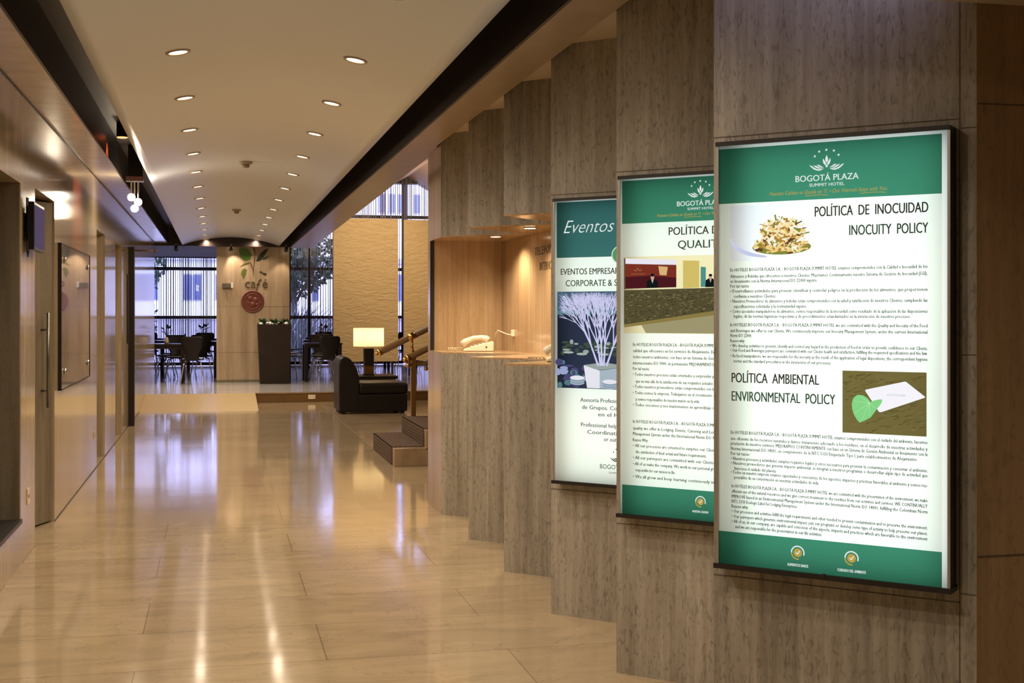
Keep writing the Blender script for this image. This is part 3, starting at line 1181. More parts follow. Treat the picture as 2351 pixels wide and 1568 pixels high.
def crest(b, cu, z, s=1.0):
    """five stars, a tulip and two open hands; z is the tulip foot"""
    for (du, dz) in ((-0.038, 0.038), (-0.024, 0.052), (-0.001, 0.056), (0.023, 0.052), (0.038, 0.038)):
        pts = []
        for i in range(10):
            a = PI / 2 + i * PI / 5
            r = 0.0046 if i % 2 == 0 else 0.0022
            pts.append((cu + s * (du + r * math.cos(a)), z + s * (dz + r * math.sin(a))))
        c0 = (cu + s * du, z + s * dz)
        for i in range(10):
            petal(b, [c0, pts[i], pts[(i + 1) % 10]])
    P_ = lambda l: petal(b, [(cu + s * x, z + s * y) for x, y in l])
    P_([(0, 0.040), (0.004, 0.030), (0.0045, 0.022), (0, 0.016), (-0.0045, 0.022), (-0.004, 0.030)])
    P_([(-0.0115, 0.030), (-0.006, 0.021), (-0.001, 0.013), (-0.005, 0.008), (-0.010, 0.014), (-0.0125, 0.022)])
    P_([(0.0115, 0.030), (0.006, 0.021), (0.001, 0.013), (0.005, 0.008), (0.010, 0.014), (0.0125, 0.022)])
    P_([(0, 0.0115), (0.0045, 0.006), (0, 0.0), (-0.0045, 0.006)])
    for sg in (-1, 1):
        Q = lambda l: petal(b, [(cu + s * sg * x, z + s * y) for x, y in l])
        Q([(0.056, 0.011), (0.050, 0.004), (0.040, -0.004), (0.028, -0.008), (0.018, -0.007), (0.008, -0.001), (0.020, -0.003), (0.030, -0.003), (0.040, 0.002), (0.048, 0.008)])
        Q([(0.043, 0.010), (0.036, 0.003), (0.026, -0.0015), (0.016, -0.001), (0.024, 0.002), (0.032, 0.007)])
        Q([(0.032, 0.011), (0.025, 0.005), (0.016, 0.001), (0.009, 0.0015), (0.017, 0.005), (0.024, 0.010)])


def brand_header(t, cu, zoff=0.0, gold=True):
    b = MB()
    crest(b, cu, 1.955 + zoff)
    b.build('crest', M['ink_white'], t)
    b = MB()
    put_text(b, 'BOGOTÁ PLAZA', cu - 0.101, 1.915 + zoff, 0.019, cu + 0.101, y=YT, bold=0.012)
    put_text(b, 'SUMMIT HOTEL', cu - 0.056, 1.898 + zoff, 0.0095, cu + 0.056, y=YT, bold=0.012)
    b.build('brand_lettering', M['ink_white'], t)
    b = MB()
    put_text(b, 'Nuestra Calidez se Queda en Ti. • Our Warmth Stays with You.', cu - 0.188, 1.876 + zoff, 0.0115, cu + 0.190, y=YT, shear=0.25)
    for (a0, a1) in ((-0.070, 0.005), (0.105, 0.186)):
        for i in range(6):
            f0, f1 = i / 6, (i + 1) / 6
            line2(b, (cu + a0 + (a1 - a0) * f0, 1.8690 + zoff + 0.002 * math.sin(PI * f0)), (cu + a0 + (a1 - a0) * f1, 1.8690 + zoff + 0.002 * math.sin(PI * f1)), 0.0018)
    b.build('slogan', M['ink_gold'], t)


def badge(t, cu, cz, label):
    b = MB()
    ellipse(b, cu, cz, 0.0135, 0.0135)
    b.build('seal', M['ink_gold'], t)
    b = MB()
    ring(b, cu, cz, 0.0185, 0.0225, -0.35, PI)
    line2(b, (cu - 0.006, cz + 0.001), (cu - 0.001, cz - 0.005), 0.003, YT - 0.0004)
    line2(b, (cu - 0.001, cz - 0.005), (cu + 0.007, cz + 0.007), 0.003, YT - 0.0004)
    b.build('seal_arc', M['ink_white'], t)
    b = MB()
    put_text(b, label, cu, cz - 0.044, 0.0085, align='C', y=YT, xs=0.62, bold=0.02)
    b.build('seal_lettering', M['ink_white'], t)
    b = MB()
    ring(b, cu, cz, 0.0185, 0.0225, PI, PI * 1.55)
    b.build('seal_ring', M['ink_gold'], t)


def paragraph(t, lines, u0, u1, zs, cap, mat='ink_soft', ends=None, bold=0.018):
    b = MB()
    for i, (tx, z) in enumerate(zip(lines, zs)):
        e = u1
        if ends and ends.get(i) is not None:
            e = ends[i]
        a = u0
        if tx.startswith('  '):
            a = u0 + 0.012
            tx = tx.strip()
        put_text(b, tx, a, z - cap * 0.5, cap, e, y=YT, res=1, bold=bold)
    b.build('lettering', M[mat], t)


# ---- poster nearest the camera
cells = [(0.0, 0.762, 1.857, 2.05, 'sheet_green'), (0.0, 0.762, 0.6, 0.784, 'sheet_green'), (0.762, 0.9, 0.6, 2.06, 'sheet_edge'), (0.0, 0.9, 2.036, 2.06, 'sheet_edge'),
         (0.088, 0.361, 1.668, 1.848, 'sheet_food'), (0.460, 0.717, 1.127, 1.320, 'sheet_wood')]
t = lightbox(T[0], 0.042, 0.783, 3.5, 'nearest and largest backlit poster, showing a food dish and a green heart leaf', cells, 0.84)
brand_header(t, 0.410)
b = MB()
put_text(b, 'POLÍTICA  DE  INOCUIDAD', 0.372, 1.803, 0.031, 0.722, y=YT, bold=0.014)
b.build('heading', M['ink'], t)
b = MB()
put_text(b, 'POLÍTICA  AMBIENTAL', 0.093, 1.273, 0.031, 0.385, y=YT, bold=0.014)
b.build('heading', M['ink'], t)
b = MB()
put_text(b, 'INOCUITY  POLICY', 0.482, 1.741, 0.031, 0.722, y=YT, bold=0.014)
h_ = b.build('heading', M['ink_green'], t)
h_['label'] = 'upper green heading'
b = MB()
put_text(b, 'ENVIRONMENTAL  POLICY', 0.093, 1.213, 0.031, 0.437, y=YT, bold=0.014)
h_ = b.build('heading', M['ink_green'], t)
h_['label'] = 'lower green heading'
paragraph(t, ['En HOTELES BOGOTÁ PLAZA S.A. - BOGOTÁ PLAZA SUMMIT HOTEL estamos comprometidos con la Calidad e Inocuidad de los',
              'Alimentos y Bebidas que ofrecemos a nuestros Clientes. Mejoramos Continuamente nuestro Sistema de Gestión de Inocuidad (SGI),',
              'en lineamiento con la Norma Internacional ISO 22000 vigente.', 'Por tal razón:',
              '• Desarrollamos actividades para prevenir, identificar y controlar peligros en la producción de los alimentos, que proporcionen',
              '  confianza a nuestros Clientes.',
              '• Nuestros Proveedores de alimentos y bebidas están comprometidos con la salud y satisfacción de nuestros Clientes, cumpliendo las',
              '  especificaciones solicitadas y la normatividad vigente.',
              '• Como asociados manipuladores de alimentos, somos responsables de la inocuidad como resultado de la aplicación de las disposiciones',
              '  legales, de las normas higiénicas respectivas y de procedimientos estandarizados en la interacción de nuestros procesos.'],
          0.088, 0.720, [1.640, 1.619, 1.603, 1.587, 1.571, 1.554, 1.538, 1.521, 1.505, 1.489], 0.0105, ends={2: 0.38, 3: 0.153, 5: 0.244, 7: 0.346, 9: 0.669})
paragraph(t, ['In HOTELES BOGOTÁ PLAZA S.A. - BOGOTÁ PLAZA SUMMIT HOTEL we are committed with the Quality and Inocuity of the Food',
              'and Beverages we offer to our Clients. We continuously improve our Inocuity Management System, under the current International',
              'Norm ISO 22000.', 'Reason why:',
              '• We develop activities to prevent, identify and control any hazard in the production of food in order to provide confidence to our Clients.',
              '• Our Food and Beverages purveyors are committed with our Clients health and satisfaction, fulfilling the requested specifications and the law.',
              '• As food manipulators, we are responsible for the inocuity as the result of the application of legal dispositions, the correspondent hygiene',
              '  norms and the standard procedures in the interaction of our processes.'],
          0.088, 0.720, [1.461, 1.442, 1.426, 1.409, 1.393, 1.378, 1.360, 1.343], 0.0105, ends={2: 0.162, 3: 0.138, 7: 0.424})
paragraph(t, ['En HOTELES BOGOTÁ PLAZA S.A. - BOGOTÁ PLAZA SUMMIT HOTEL estamos comprometidos con el cuidado del ambiente, hacemos',
              'uso eficiente de los recursos naturales y damos tratamiento adecuado a los residuos, en el desarrollo de nuestras actividades y',
              'prestación de nuestros servicios. MEJORAMOS CONTINUAMENTE con base en un Sistema de Gestión Ambiental en lineamiento con la',
              'Norma Internacional ISO 14001, en complemento de la NTC 5133 Etiquetado Tipo I, para establecimientos de Alojamiento.',
              'Por tal razón:',
              '• Nuestros procesos y actividades cumplen requisitos legales y otros necesarios para prevenir la contaminación y conservar el ambiente.',
              '• Nuestros proveedores que generan impacto ambiental, se integran a nuestros programas o desarrollan algún tipo de actividad que',
              '  favorezca el cuidado del planeta.',
              '• Todos en nuestra empresa estamos capacitados y conscientes de los aspectos, impactos y prácticas favorables al ambiente y somos res-',
              '  ponsables de su conservación en nuestras actividades de vida.'],
          0.090, 0.720, [1.110, 1.090, 1.074, 1.057, 1.041, 1.025, 1.010, 0.993, 0.980, 0.964], 0.0105, ends={3: 0.690, 4: 0.155, 7: 0.245, 9: 0.385})
paragraph(t, ['In HOTELES BOGOTÁ PLAZA S.A. - BOGOTÁ PLAZA SUMMIT HOTEL we are committed with the preservation of the environment, we make',
              'efficient use of the natural resources and we give correct treatment to the residues from our activities and services. WE CONTINUALLY',
              'IMPROVE based in an Environmental Management System under the International Norm ISO 14001, fulfilling the Colombian Norm',
              'NTC 5133 Ecologic Label for Lodging Enterprises.', 'Reason why:',
              '• Our processes and activities fulfill the legal requirements and other needed to prevent contamination and to preserve the environment.',
              '• Our purveyors which generate environmental impact, join our programs or develop some type of activity to help preserve our planet.',
              '• All of us, in our company, are capable and conscious of the aspects, impacts and practices which are favorable to the environment',
              '  and we are responsible for the preservation in our life activities.'],
          0.093, 0.720, [0.935, 0.918, 0.901, 0.885, 0.869, 0.853, 0.836, 0.820, 0.803], 0.0105, ends={3: 0.315, 4: 0.150, 8: 0.395})
badge(t, 0.316, 0.738, 'ALIMENTOS SANOS')
badge(t, 0.489, 0.738, 'CUIDADO DEL AMBIENTE')
# dish photograph: a plate rim and a heap of fried strips and greens
b = MB()
rnd = random.Random(3)
b.m = 0
for i in range(20):
    a0, a1 = PI * (1.0 + 0.045 * i * 0.5), PI * (1.0 + 0.045 * (i + 1) * 0.5)
    wd = 0.004 + 0.010 * math.sin(PI * i / 20)
    p = (0.205 + 0.145 * math.cos(a0) + 0.03, 1.742 + 0.062 * math.sin(a0))
    p2 = (0.205 + 0.145 * math.cos(a1) + 0.03, 1.742 + 0.062 * math.sin(a1))
    if p[0] > 0.089 and p2[0] > 0.089:
        line2(b, p, p2, wd)
b.m = 4
ellipse(b, 0.262, 1.710, 0.098, 0.024, YT - 0.00001)
b.m = 1
ellipse(b, 0.258, 1.728, 0.066, 0.032, YT - 0.000012)
b.m = 2
petal(b, [(0.196, 1.735), (0.200, 1.790), (0.225, 1.800), (0.262, 1.786), (0.300, 1.805), (0.316, 1.790), (0.335, 1.765), (0.318, 1.724), (0.250, 1.706)], YT - 0.000014)
for i in range(260):
    b.m = rnd.choice((1, 1, 1, 2, 2, 3, 3, 4, 5, 6))
    a = rnd.uniform(0, 2 * PI)
    r = rnd.random() ** 0.5
    cu, cz = 0.262 + 0.096 * r * math.cos(a), 1.712 + 0.026 * r * math.sin(a)
    if rnd.random() < 0.58:
        cu, cz = 0.262 + 0.066 * r * math.cos(a), 1.750 + 0.050 * r * math.sin(a)
    l = rnd.uniform(0.008, 0.032)
    th = rnd.uniform(-0.4, PI)
    e = (cu + l * math.cos(th), cz + l * 0.7 * math.sin(th))
    if e[0] < 0.357 and cu > 0.155 and e[1] < 1.826:
        line2(b, (cu, cz), e, rnd.uniform(0.004, 0.011), YT - 0.00002 * i, rnd.uniform(0.001, 0.006))
b.build('dish_photograph', [bl('plate_rim', (0.62, 0.66, 0.88), 0.9), bl('fried', (0.92, 0.66, 0.24), 0.95), bl('fried_pale', (1.0, 0.86, 0.52), 0.95), bl('fried_dark', (0.62, 0.32, 0.06), 0.7), bl('greens', (0.32, 0.36, 0.06), 0.7), bl('brown_bits', (0.22, 0.08, 0.03), 0.6), bl('pale_cheese', (0.97, 0.95, 0.88), 1.0)], t)
# leaf photograph: grained table, white card, green heart-shaped leaf
b = MB()
b.m = 0
for i in range(210):
    u, z = rnd.uniform(0.463, 0.70), rnd.uniform(1.130, 1.310)
    l = rnd.uniform(0.008, 0.03)
    ang_ = 0.35 + 0.2 * (1.22 - z) * 4
    b.m = rnd.choice((0, 1))
    e = (min(u + l * math.cos(ang_), 0.716), min(z + l * math.sin(ang_) * 0.7, 1.319))
    line2(b, (u, z), e, 0.0016, YT - 0.00001, 0.0006)
b.m = 2
petal(b, [(0.531, 1.260), (0.534, 1.263), (0.652, 1.291), (0.657, 1.290), (0.713, 1.247), (0.712, 1.244), (0.580, 1.195), (0.574, 1.196)], YT - 0.0004)
b.m = 3
leafc = [(0.490, 1.218), (0.493, 1.231), (0.499, 1.240), (0.507, 1.2455), (0.515, 1.246), (0.526, 1.2445), (0.535, 1.240), (0.543, 1.232), (0.549, 1.225), (0.558, 1.230), (0.567, 1.2325), (0.577, 1.2345), (0.585, 1.234), (0.581, 1.221), (0.570, 1.207), (0.549, 1.178), (0.530, 1.167), (0.514, 1.160), (0.504, 1.172), (0.496, 1.186), (0.491, 1.203)]
lc = (0.532, 1.205)
for i in range(len(leafc)):
    petal(b, [lc, leafc[i], leafc[(i + 1) % len(leafc)]], YT - 0.0008)
b.m = 4
for e in ((0.520, 1.165), (0.500, 1.190), (0.497, 1.225), (0.515, 1.243), (0.566, 1.205), (0.545, 1.182)):
    line2(b, (0.545, 1.222), e, 0.0016, YT - 0.0011, 0.0006)
b.m = 5
put_text(b, 'BOGOTÁ PLAZA', 0.600, 1.246, 0.006, 0.655, y=YT - 0.0006, res=1)
crest(b, 0.630, 1.256, 0.28)
b.v = b.v
b.build('leaf_photograph', [bl('grain_dark', (0.10, 0.075, 0.022), 0.6), bl('grain_light', (0.30, 0.25, 0.10), 0.7), bl('card', (0.96, 0.94, 1.0), 0.97), bl('heart_leaf', (0.28, 0.78, 0.28), 0.85), bl('leaf_vein', (0.50, 0.92, 0.48), 0.9), bl('card_ink', (0.45, 0.55, 0.62), 0.8)], t)
b = MB()
b.lathe([(0.006, 0), (0.006, 0.004)], n=10)
b.xf(Matrix.Translation((0.405, -0.079, 0.677)) @ Matrix.Rotation(PI / 2, 4, 'X'))
b.build('bar_screw', M['black_metal'], t)

# ---- middle poster
cells = [(0.0, 0.9, 1.864, 2.06, 'sheet_green'), (0.0, 0.9, 0.6, 0.797, 'sheet_green'), (0.0, 0.9, 2.039, 2.06, 'sheet_edge'), (0.045, 0.062, 0.6, 2.06, 'sheet_edge'), (0.071, 0.700, 1.416, 1.728, 'sheet_hall')]
t = lightbox(T[1], 0.048, 0.745, 2.7, 'middle backlit poster, showing a hotel reception desk, partly behind the nearest poster', cells, 0.9)
brand_header(t, 0.409, 0.010)
b = MB()
put_text(b, 'POLÍTICA DE CALIDAD', 0.272, 1.811, 0.031, 0.690, y=YT, bold=0.014)
b.build('heading', M['ink'], t)
b = MB()
put_text(b, 'QUALITY POLICY', 0.312, 1.757, 0.031, 0.690, y=YT, bold=0.014)
b.build('heading', M['ink_green'], t)
paragraph(t, ['En HOTELES BOGOTÁ PLAZA S.A. - BOGOTÁ PLAZA SUMMIT HOTEL estamos comprometidos con la',
              'calidad que ofrecemos en los servicios de Alojamiento, Eventos, Banquetes y Restaurantes, en',
              'todos nuestros ambientes, con base en un Sistema de Gestión de Calidad basado en las normas',
              'internacionales ISO 9000, en permanente MEJORAMIENTO CONTINUO de todos los procesos.',
              'Por tal razón:', '• Todos nuestros procesos están orientados a sorprender positivamente a nuestros Clientes, más',
              '  que va más allá de la satisfacción de sus requisitos actuales y futuros.',
              '• Todos nuestros proveedores están comprometidos con la calidad y satisfacción de los Clientes.',
              '• Todos somos la empresa. Trabajamos en el crecimiento de nuestra empresa y de las personas',
              '  y somos responsables de nuestra misión en la vida.',
              '• Todos crecemos y nos mantenemos en aprendizaje continuo para ser mejores cada día.'],
          0.112, 0.690, [1.371, 1.346, 1.321, 1.296, 1.273, 1.250, 1.222, 1.200, 1.175, 1.149, 1.126], 0.0125, ends={4: 0.186, 6: 0.52, 9: 0.405})
paragraph(t, ['In HOTELES BOGOTÁ PLAZA S.A. - BOGOTÁ PLAZA SUMMIT HOTEL we are committed with the', 'quality we offer in Lodging, Events, Catering and Leisure Services, based on a Quality',
              'Management System under the International Norm ISO 9000, in permanent IMPROVEMENT.', 'Reason Why:',
              '• All our processes are oriented to surprise our Clients in a pleasant way, going beyond', '  the satisfaction of their actual and future requirements.',
              '• All our purveyors are committed with our Clients satisfaction and with our quality.', '• All of us make the company. We work in our personal growth and in the company, and we are',
              '  responsible for our mission in life.', '• We all grow and keep learning continuously in order to be better every day.'],
          0.112, 0.690, [1.058, 1.031, 1.008, 0.983, 0.960, 0.935, 0.911, 0.886, 0.861, 0.834], 0.0125, ends={3: 0.18, 5: 0.435, 8: 0.30})
badge(t, 0.409, 0.753, 'NUESTRA CALIDAD')
b = MB()
K = lambda m, pts, d=0.0: (setattr(b, 'm', m), petal(b, pts, YT - d))
K(0, [(0.071, 1.595), (0.078, 1.595), (0.078, 1.722), (0.071, 1.724)])
K(1, [(0.078, 1.700), (0.305, 1.690), (0.305, 1.712), (0.078, 1.722)])
K(2, [(0.078, 1.598), (0.305, 1.602), (0.305, 1.692), (0.078, 1.700)])
K(3, [(0.078, 1.598), (0.305, 1.602), (0.305, 1.640), (0.190, 1.650), (0.078, 1.646)], 0.0002)
K(4, [(0.232, 1.652), (0.262, 1.650), (0.268, 1.684), (0.226, 1.688)], 0.0003)
K(5, [(0.334, 1.597), (0.404, 1.600), (0.404, 1.706), (0.334, 1.708)])
K(6, [(0.410, 1.602), (0.432, 1.602), (0.432, 1.680), (0.410, 1.682)])
K(7, [(0.071, 1.452), (0.700, 1.540), (0.700, 1.602), (0.071, 1.592)])
K(8, [(0.071, 1.440), (0.700, 1.520), (0.700, 1.540), (0.071, 1.452)])
K(9, [(0.170, 1.418), (0.700, 1.418), (0.700, 1.520), (0.150, 1.450)])
for i in range(420):
    u = rnd.uniform(0.075, 0.69)
    lo_, hi_ = 1.455 + (u - 0.071) * 0.14, 1.590 + (u - 0.071) * 0.016
    z = rnd.uniform(lo_, hi_ - 0.004)
    b.m = rnd.choice((10, 11))
    line2(b, (u, z), (u + rnd.uniform(0.004, 0.014), z + 0.001), 0.003, YT - 0.0003)
for (u, s_) in ((0.200, 1.0), (0.452, 0.85)):
    K(12, [(u - 0.026 * s_, 1.601), (u + 0.026 * s_, 1.601), (u + 0.022 * s_, 1.628), (u + 0.008 * s_, 1.636), (u - 0.008 * s_, 1.636), (u - 0.024 * s_, 1.628)], 0.0005)
    b.m = 13
    ellipse(b, u, 1.643 if s_ == 1.0 else 1.640, 0.008 * s_, 0.011 * s_, YT - 0.0006, 14)
    K(13, [(u - 0.006 * s_, 1.634), (u + 0.006 * s_, 1.634), (u, 1.618)], 0.0006)
    b.m = 12
    ellipse(b, u, 1.652 if s_ == 1.0 else 1.648, 0.009 * s_, 0.006 * s_, YT - 0.0007, 14)
b.m = 14
crest(b, 0.134, 1.672, 0.34)
put_text(b, 'BOGOTÁ PLAZA', 0.106, 1.655, 0.005, 0.166, y=YT - 0.0008, res=1)
b.build('reception_photograph', [bl('shade_edge', (0.20, 0.12, 0.05), 0.6), bl('cove', (0.90, 0.88, 0.97), 0.9), bl('red_wall', (0.26, 0.040, 0.022), 0.75), bl('red_wall_low', (0.09, 0.012, 0.018), 0.75), bl('wall_lamp', (0.86, 0.55, 0.24), 0.8), bl('ochre', (0.76, 0.60, 0.16), 0.85), bl('teal_glass', (0.12, 0.40, 0.36), 0.7), bl('granite', (0.125, 0.105, 0.045), 0.7), bl('ledge', (0.34, 0.26, 0.08), 0.75), bl('reception_floor', (0.42, 0.38, 0.20), 0.8), bl('fleck_dark', (0.065, 0.055, 0.03), 0.7), bl('fleck_light', (0.30, 0.25, 0.10), 0.7), bl('suit', (0.010, 0.016, 0.016), 0.6), bl('skin', (0.72, 0.46, 0.34), 0.8), bl('gold_mark', (0.52, 0.26, 0.12), 0.8)], t)

# ---- far poster
cells = [(0.0, 0.9, 1.769, 2.06, 'sheet_teal'), (0.0, 0.9, 2.040, 2.06, 'sheet_edge'), (0.055, 0.073, 0.6, 2.06, 'sheet_edge'), (0.077, 0.740, 1.133, 1.603, 'sheet_night')]
t = lightbox(T[2], 0.057, 0.745, 2.6, 'farthest backlit poster, showing a white branch tree in a pot, beside the phone niche', cells, 0.9)
b = MB()
put_text(b, 'Eventos', 0.113, 1.888, 0.062, 0.391, y=YT, shear=0.42, bold=-0.012)
b.build('title_lettering', M['ink_white'], t)
b = MB()
put_text(b, 'EVENTOS EMPRESARIALES Y SOCIALES', 0.097, 1.686, 0.029, 0.690, y=YT, bold=0.014)
b.build('heading', M['ink'], t)
b = MB()
put_text(b, 'CORPORATE & SOCIAL EVENTS', 0.125, 1.629, 0.030, 0.660, y=YT, bold=0.014)
b.build('heading', M['ink_green'], t)
b = MB()
b.m = 0
ellipse(b, 0.418, 1.776, 0.042, 0.042)
b.m = 1
ellipse(b, 0.418, 1.776, 0.036, 0.036, YT - 0.0005)
b.m = 2
petal(b, [(0.402, 1.756), (0.418, 1.770), (0.424, 1.800), (0.404, 1.792)], YT - 0.001)
b.build('round_emblem', [bl('emblem_rim', (0.70, 0.86, 0.70), 0.8), bl('emblem', (0.12, 0.36, 0.16), 0.8), bl('emblem_leaf', (0.55, 0.78, 0.40), 0.8)], t)
b = MB()
for tx, u, z in (('Asesoría Profesional para la Organización', 0.206, 1.079), ('de Grupos. Coordinación de Eventos', 0.216, 1.044), ('en el Hotel o fuera de él.', 0.304, 1.012), ('Professional help for Corporate Groups.', 0.210, 0.959), ('Coordination of Events in the', 0.245, 0.925), ('or outside the Hotel.', 0.335, 0.894)):
    if tx.startswith('Professional'):
        b.build('lettering', M['ink_soft'], t)
        b = MB()
    put_text(b, tx, u, z - 0.010, 0.019, 0.690 if len(tx) > 21 else 0.56, y=YT, res=2, bold=0.012)
b.build('lettering', M['ink_soft'], t)
b = MB()
crest(b, 0.425, 0.796, 1.0)
put_text(b, 'BOGOTÁ PLAZA', 0.314, 0.752, 0.021, 0.530, y=YT)
put_text(b, 'SUMMIT HOTEL', 0.362, 0.730, 0.009, 0.480, y=YT)
b.build('brand_lettering', M['ink'], t)
b = MB()
K(0, [(0.077, 1.500), (0.740, 1.500), (0.740, 1.603), (0.077, 1.603)])
K(1, [(0.077, 1.490), (0.740, 1.500), (0.740, 1.520), (0.077, 1.512)], 0.0001)
b.m = 2
ellipse(b, 0.116, 1.578, 0.006, 0.004, YT - 0.0003, 12)
for i in range(46):
    b.m = rnd.choice((3, 3, 4))
    ellipse(b, rnd.uniform(0.10, 0.44), rnd.uniform(1.30, 1.36), rnd.uniform(0.008, 0.026), rnd.uniform(0.004, 0.012), YT - 0.0002 - i * 0.00001, 8, rnd.random())
for i in range(40):
    b.m = rnd.choice((5, 6, 1, 5))
    u, z = rnd.uniform(0.082, 0.30), rnd.uniform(1.145, 1.27)
    ellipse(b, u, z, rnd.uniform(0.008, 0.03), rnd.uniform(0.006, 0.018), YT - 0.0003 - i * 0.00001, 8, rnd.random())
for (u, z, r) in ((0.14, 1.307, 0.03), (0.215, 1.300, 0.03), (0.335, 1.300, 0.028)):
    b.m = 7
    ellipse(b, u, z, r, 0.006, YT - 0.0008, 16)
K(2, [(0.225, 1.246), (0.313, 1.222), (0.313, 1.136), (0.244, 1.136)], 0.0012)
K(8, [(0.313, 1.222), (0.47, 1.245), (0.47, 1.136), (0.313, 1.136)], 0.0012)
K(4, [(0.225, 1.246), (0.313, 1.224), (0.47, 1.246), (0.33, 1.262)], 0.0013)
for (u, z) in ((0.19, 1.17), (0.368, 1.155)):
    for k in range(4):
        b.m = 8 if k % 2 == 0 else 9
        ellipse(b, u, z - 0.010 + 0.006 * k, 0.040, 0.011, YT - 0.0015 - 0.0001 * k, 20)
    b.m = 2
    ellipse(b, u, z + 0.014, 0.040, 0.011, YT - 0.002, 20)
b.m = 10
def branch(p, a, l, wd, dep):
    e = (p[0] + l * math.cos(a), p[1] + l * math.sin(a))
    if not (0.08 < e[0] < 0.73 and e[1] < 1.600):
        return
    line2(b, p, e, wd, YT - 0.0016, wd * 0.7)
    if dep == 0:
        return
    for s_ in (-1, 1, 0.2):
        branch(e, a + s_ * rnd.uniform(0.12, 0.42), l * rnd.uniform(0.68, 0.92), wd * 0.66, dep - 1)
for a, u in ((1.95, 0.305), (1.72, 0.318), (1.5, 0.335), (1.2, 0.35), (1.60, 0.325)):
    branch((u, 1.245), a, 0.105, 0.011, 5)
b.build('tree_photograph', [bl('hall_roof', (0.085, 0.155, 0.235), 0.75), bl('blue_beam', (0.10, 0.24, 0.28), 0.8), bl('photo_white', (0.92, 0.92, 1.0), 0.85), bl('foliage', (0.07, 0.11, 0.07), 0.7), bl('foliage_pale', (0.42, 0.50, 0.46), 0.75), bl('violet', (0.10, 0.09, 0.24), 0.7), bl('blue_pale', (0.40, 0.46, 0.74), 0.8), bl('platter', (0.50, 0.60, 0.50), 0.75), bl('pot_shade', (0.52, 0.62, 0.72), 0.75), bl('plate_shade', (0.30, 0.40, 0.52), 0.75), bl('branches', (0.70, 0.70, 1.0), 0.85)], t)

# ================================================================== PHONE NICHE
def telephone(name, loc, rz, label):
    t = thing(name, label, 'telephone', loc, rz, 'telephones on the niche shelf')
    b = MB()
    b.prism([(-0.115, 0.002), (0.115, 0.002), (0.115, 0.070), (0.100, 0.076), (-0.112, 0.018)], -0.085, 0.085, axis='y')
    b.build('base', M['cream'], t, bevel=0.006)
    b = MB()
    for yy in (-0.018,):
        b.tube([(-0.125, yy - 0.038, 0.052), (-0.10, yy - 0.038, 0.074), (-0.04, yy - 0.038, 0.100), (0.02, yy - 0.038, 0.106), (0.055, yy - 0.038, 0.098), (0.075, yy - 0.038, 0.084)], [0.026, 0.024, 0.018, 0.018, 0.024, 0.026], 12)
    b.build('handset', M['cream'], t, smooth=True)
    b = MB()
    for i in range(4):
        for j in range(3):
            x = -0.055 + i * 0.030
            y = 0.005 + j * 0.024
            z = 0.022 + (x + 0.10) / 0.19 * 0.05
            b.box((x - 0.010, y - 0.008, z), (x + 0.010, y + 0.008, z + 0.006))
    b.build('keypad', M['white'], t)
    b = MB()
    pts = []
    for i in range(90):
        a = i * 0.9
        f = i / 90
        pts.append((-0.125 - 0.10 * math.sin(PI * f) - 0.008 * math.cos(a), -0.055 + 0.09 * f, 0.014 + 0.008 + 0.008 * math.sin(a) - 0.004))
    b.tube(pts, 0.0035, 6)
    b.build('coiled_cord', M['cream_stone'], t, smooth=True)
    b = MB()
    b.lathe([(0.006, 0), (0.006, 0.004)], n=10)
    b.xf(Matrix.Translation((0.06, -0.085, 0.034)) @ Matrix.Rotation(PI / 2, 4, 'X'))
    b.build('line_socket', M['black_plastic'], t)
    return t
ZS = Z1 + 0.0125
telephone('telephone', (1.945, 9.55, ZS), math.radians(-13), 'cream push button telephone on the left niche shelf, fully in view')
telephone('telephone', (2.05, 7.45, ZS), math.radians(-13), 'cream telephone on the niche shelf half hidden by the far poster')
for (y, lb) in ((9.46, 'small cream wall socket behind the fully visible telephone'), (7.40, 'small cream wall socket at the poster end of the niche')):
    t = thing('phone_socket', lb, 'socket', (XB, y, 1.345), 0, 'sockets in the niche')
    b = MB()
    b.box((-0.018, -0.03, -0.025), (0.0, 0.03, 0.025))
    b.build('cover', M['cream'], t, bevel=0.003)
    b = MB()
    b.tube([(-0.018, 0.0, -0.015), (-0.05, 0.06, -0.005), (-0.09, 0.16, 0.02), (-0.10, 0.20, -0.01), (-0.10, 0.22, -0.075)], 0.004, 8)
    b.build('cord', M['cream'], t, smooth=True)
b = MB()
def niche_text(txt, y0, y1, z, cap):
    vs, fs = text_mesh(txt, 0, 0.01, 2)
    x0, x1 = min(v[0] for v in vs), max(v[0] for v in vs)
    k = cap / CAP
    b.add([(XB - 0.0015, y0 + (v[0] - x0) / (x1 - x0) * (y1 - y0), z + v[1] * k) for v in vs], fs)
niche_text('TELEFONO', 8.81, 8.20, 1.905, 0.056)
nl = tag(b.build('niche_lettering', M['letters'], solid=0.002), 'upper line of dark bronze lettering on the back wall of the phone niche', 'lettering')
b = MB()
niche_text('INTERNO', 8.66, 8.33, 1.795, 0.056)
tag(b.build('niche_lettering', M['letters'], solid=0.002), 'lower line of dark bronze lettering on the back wall of the phone niche', 'lettering')

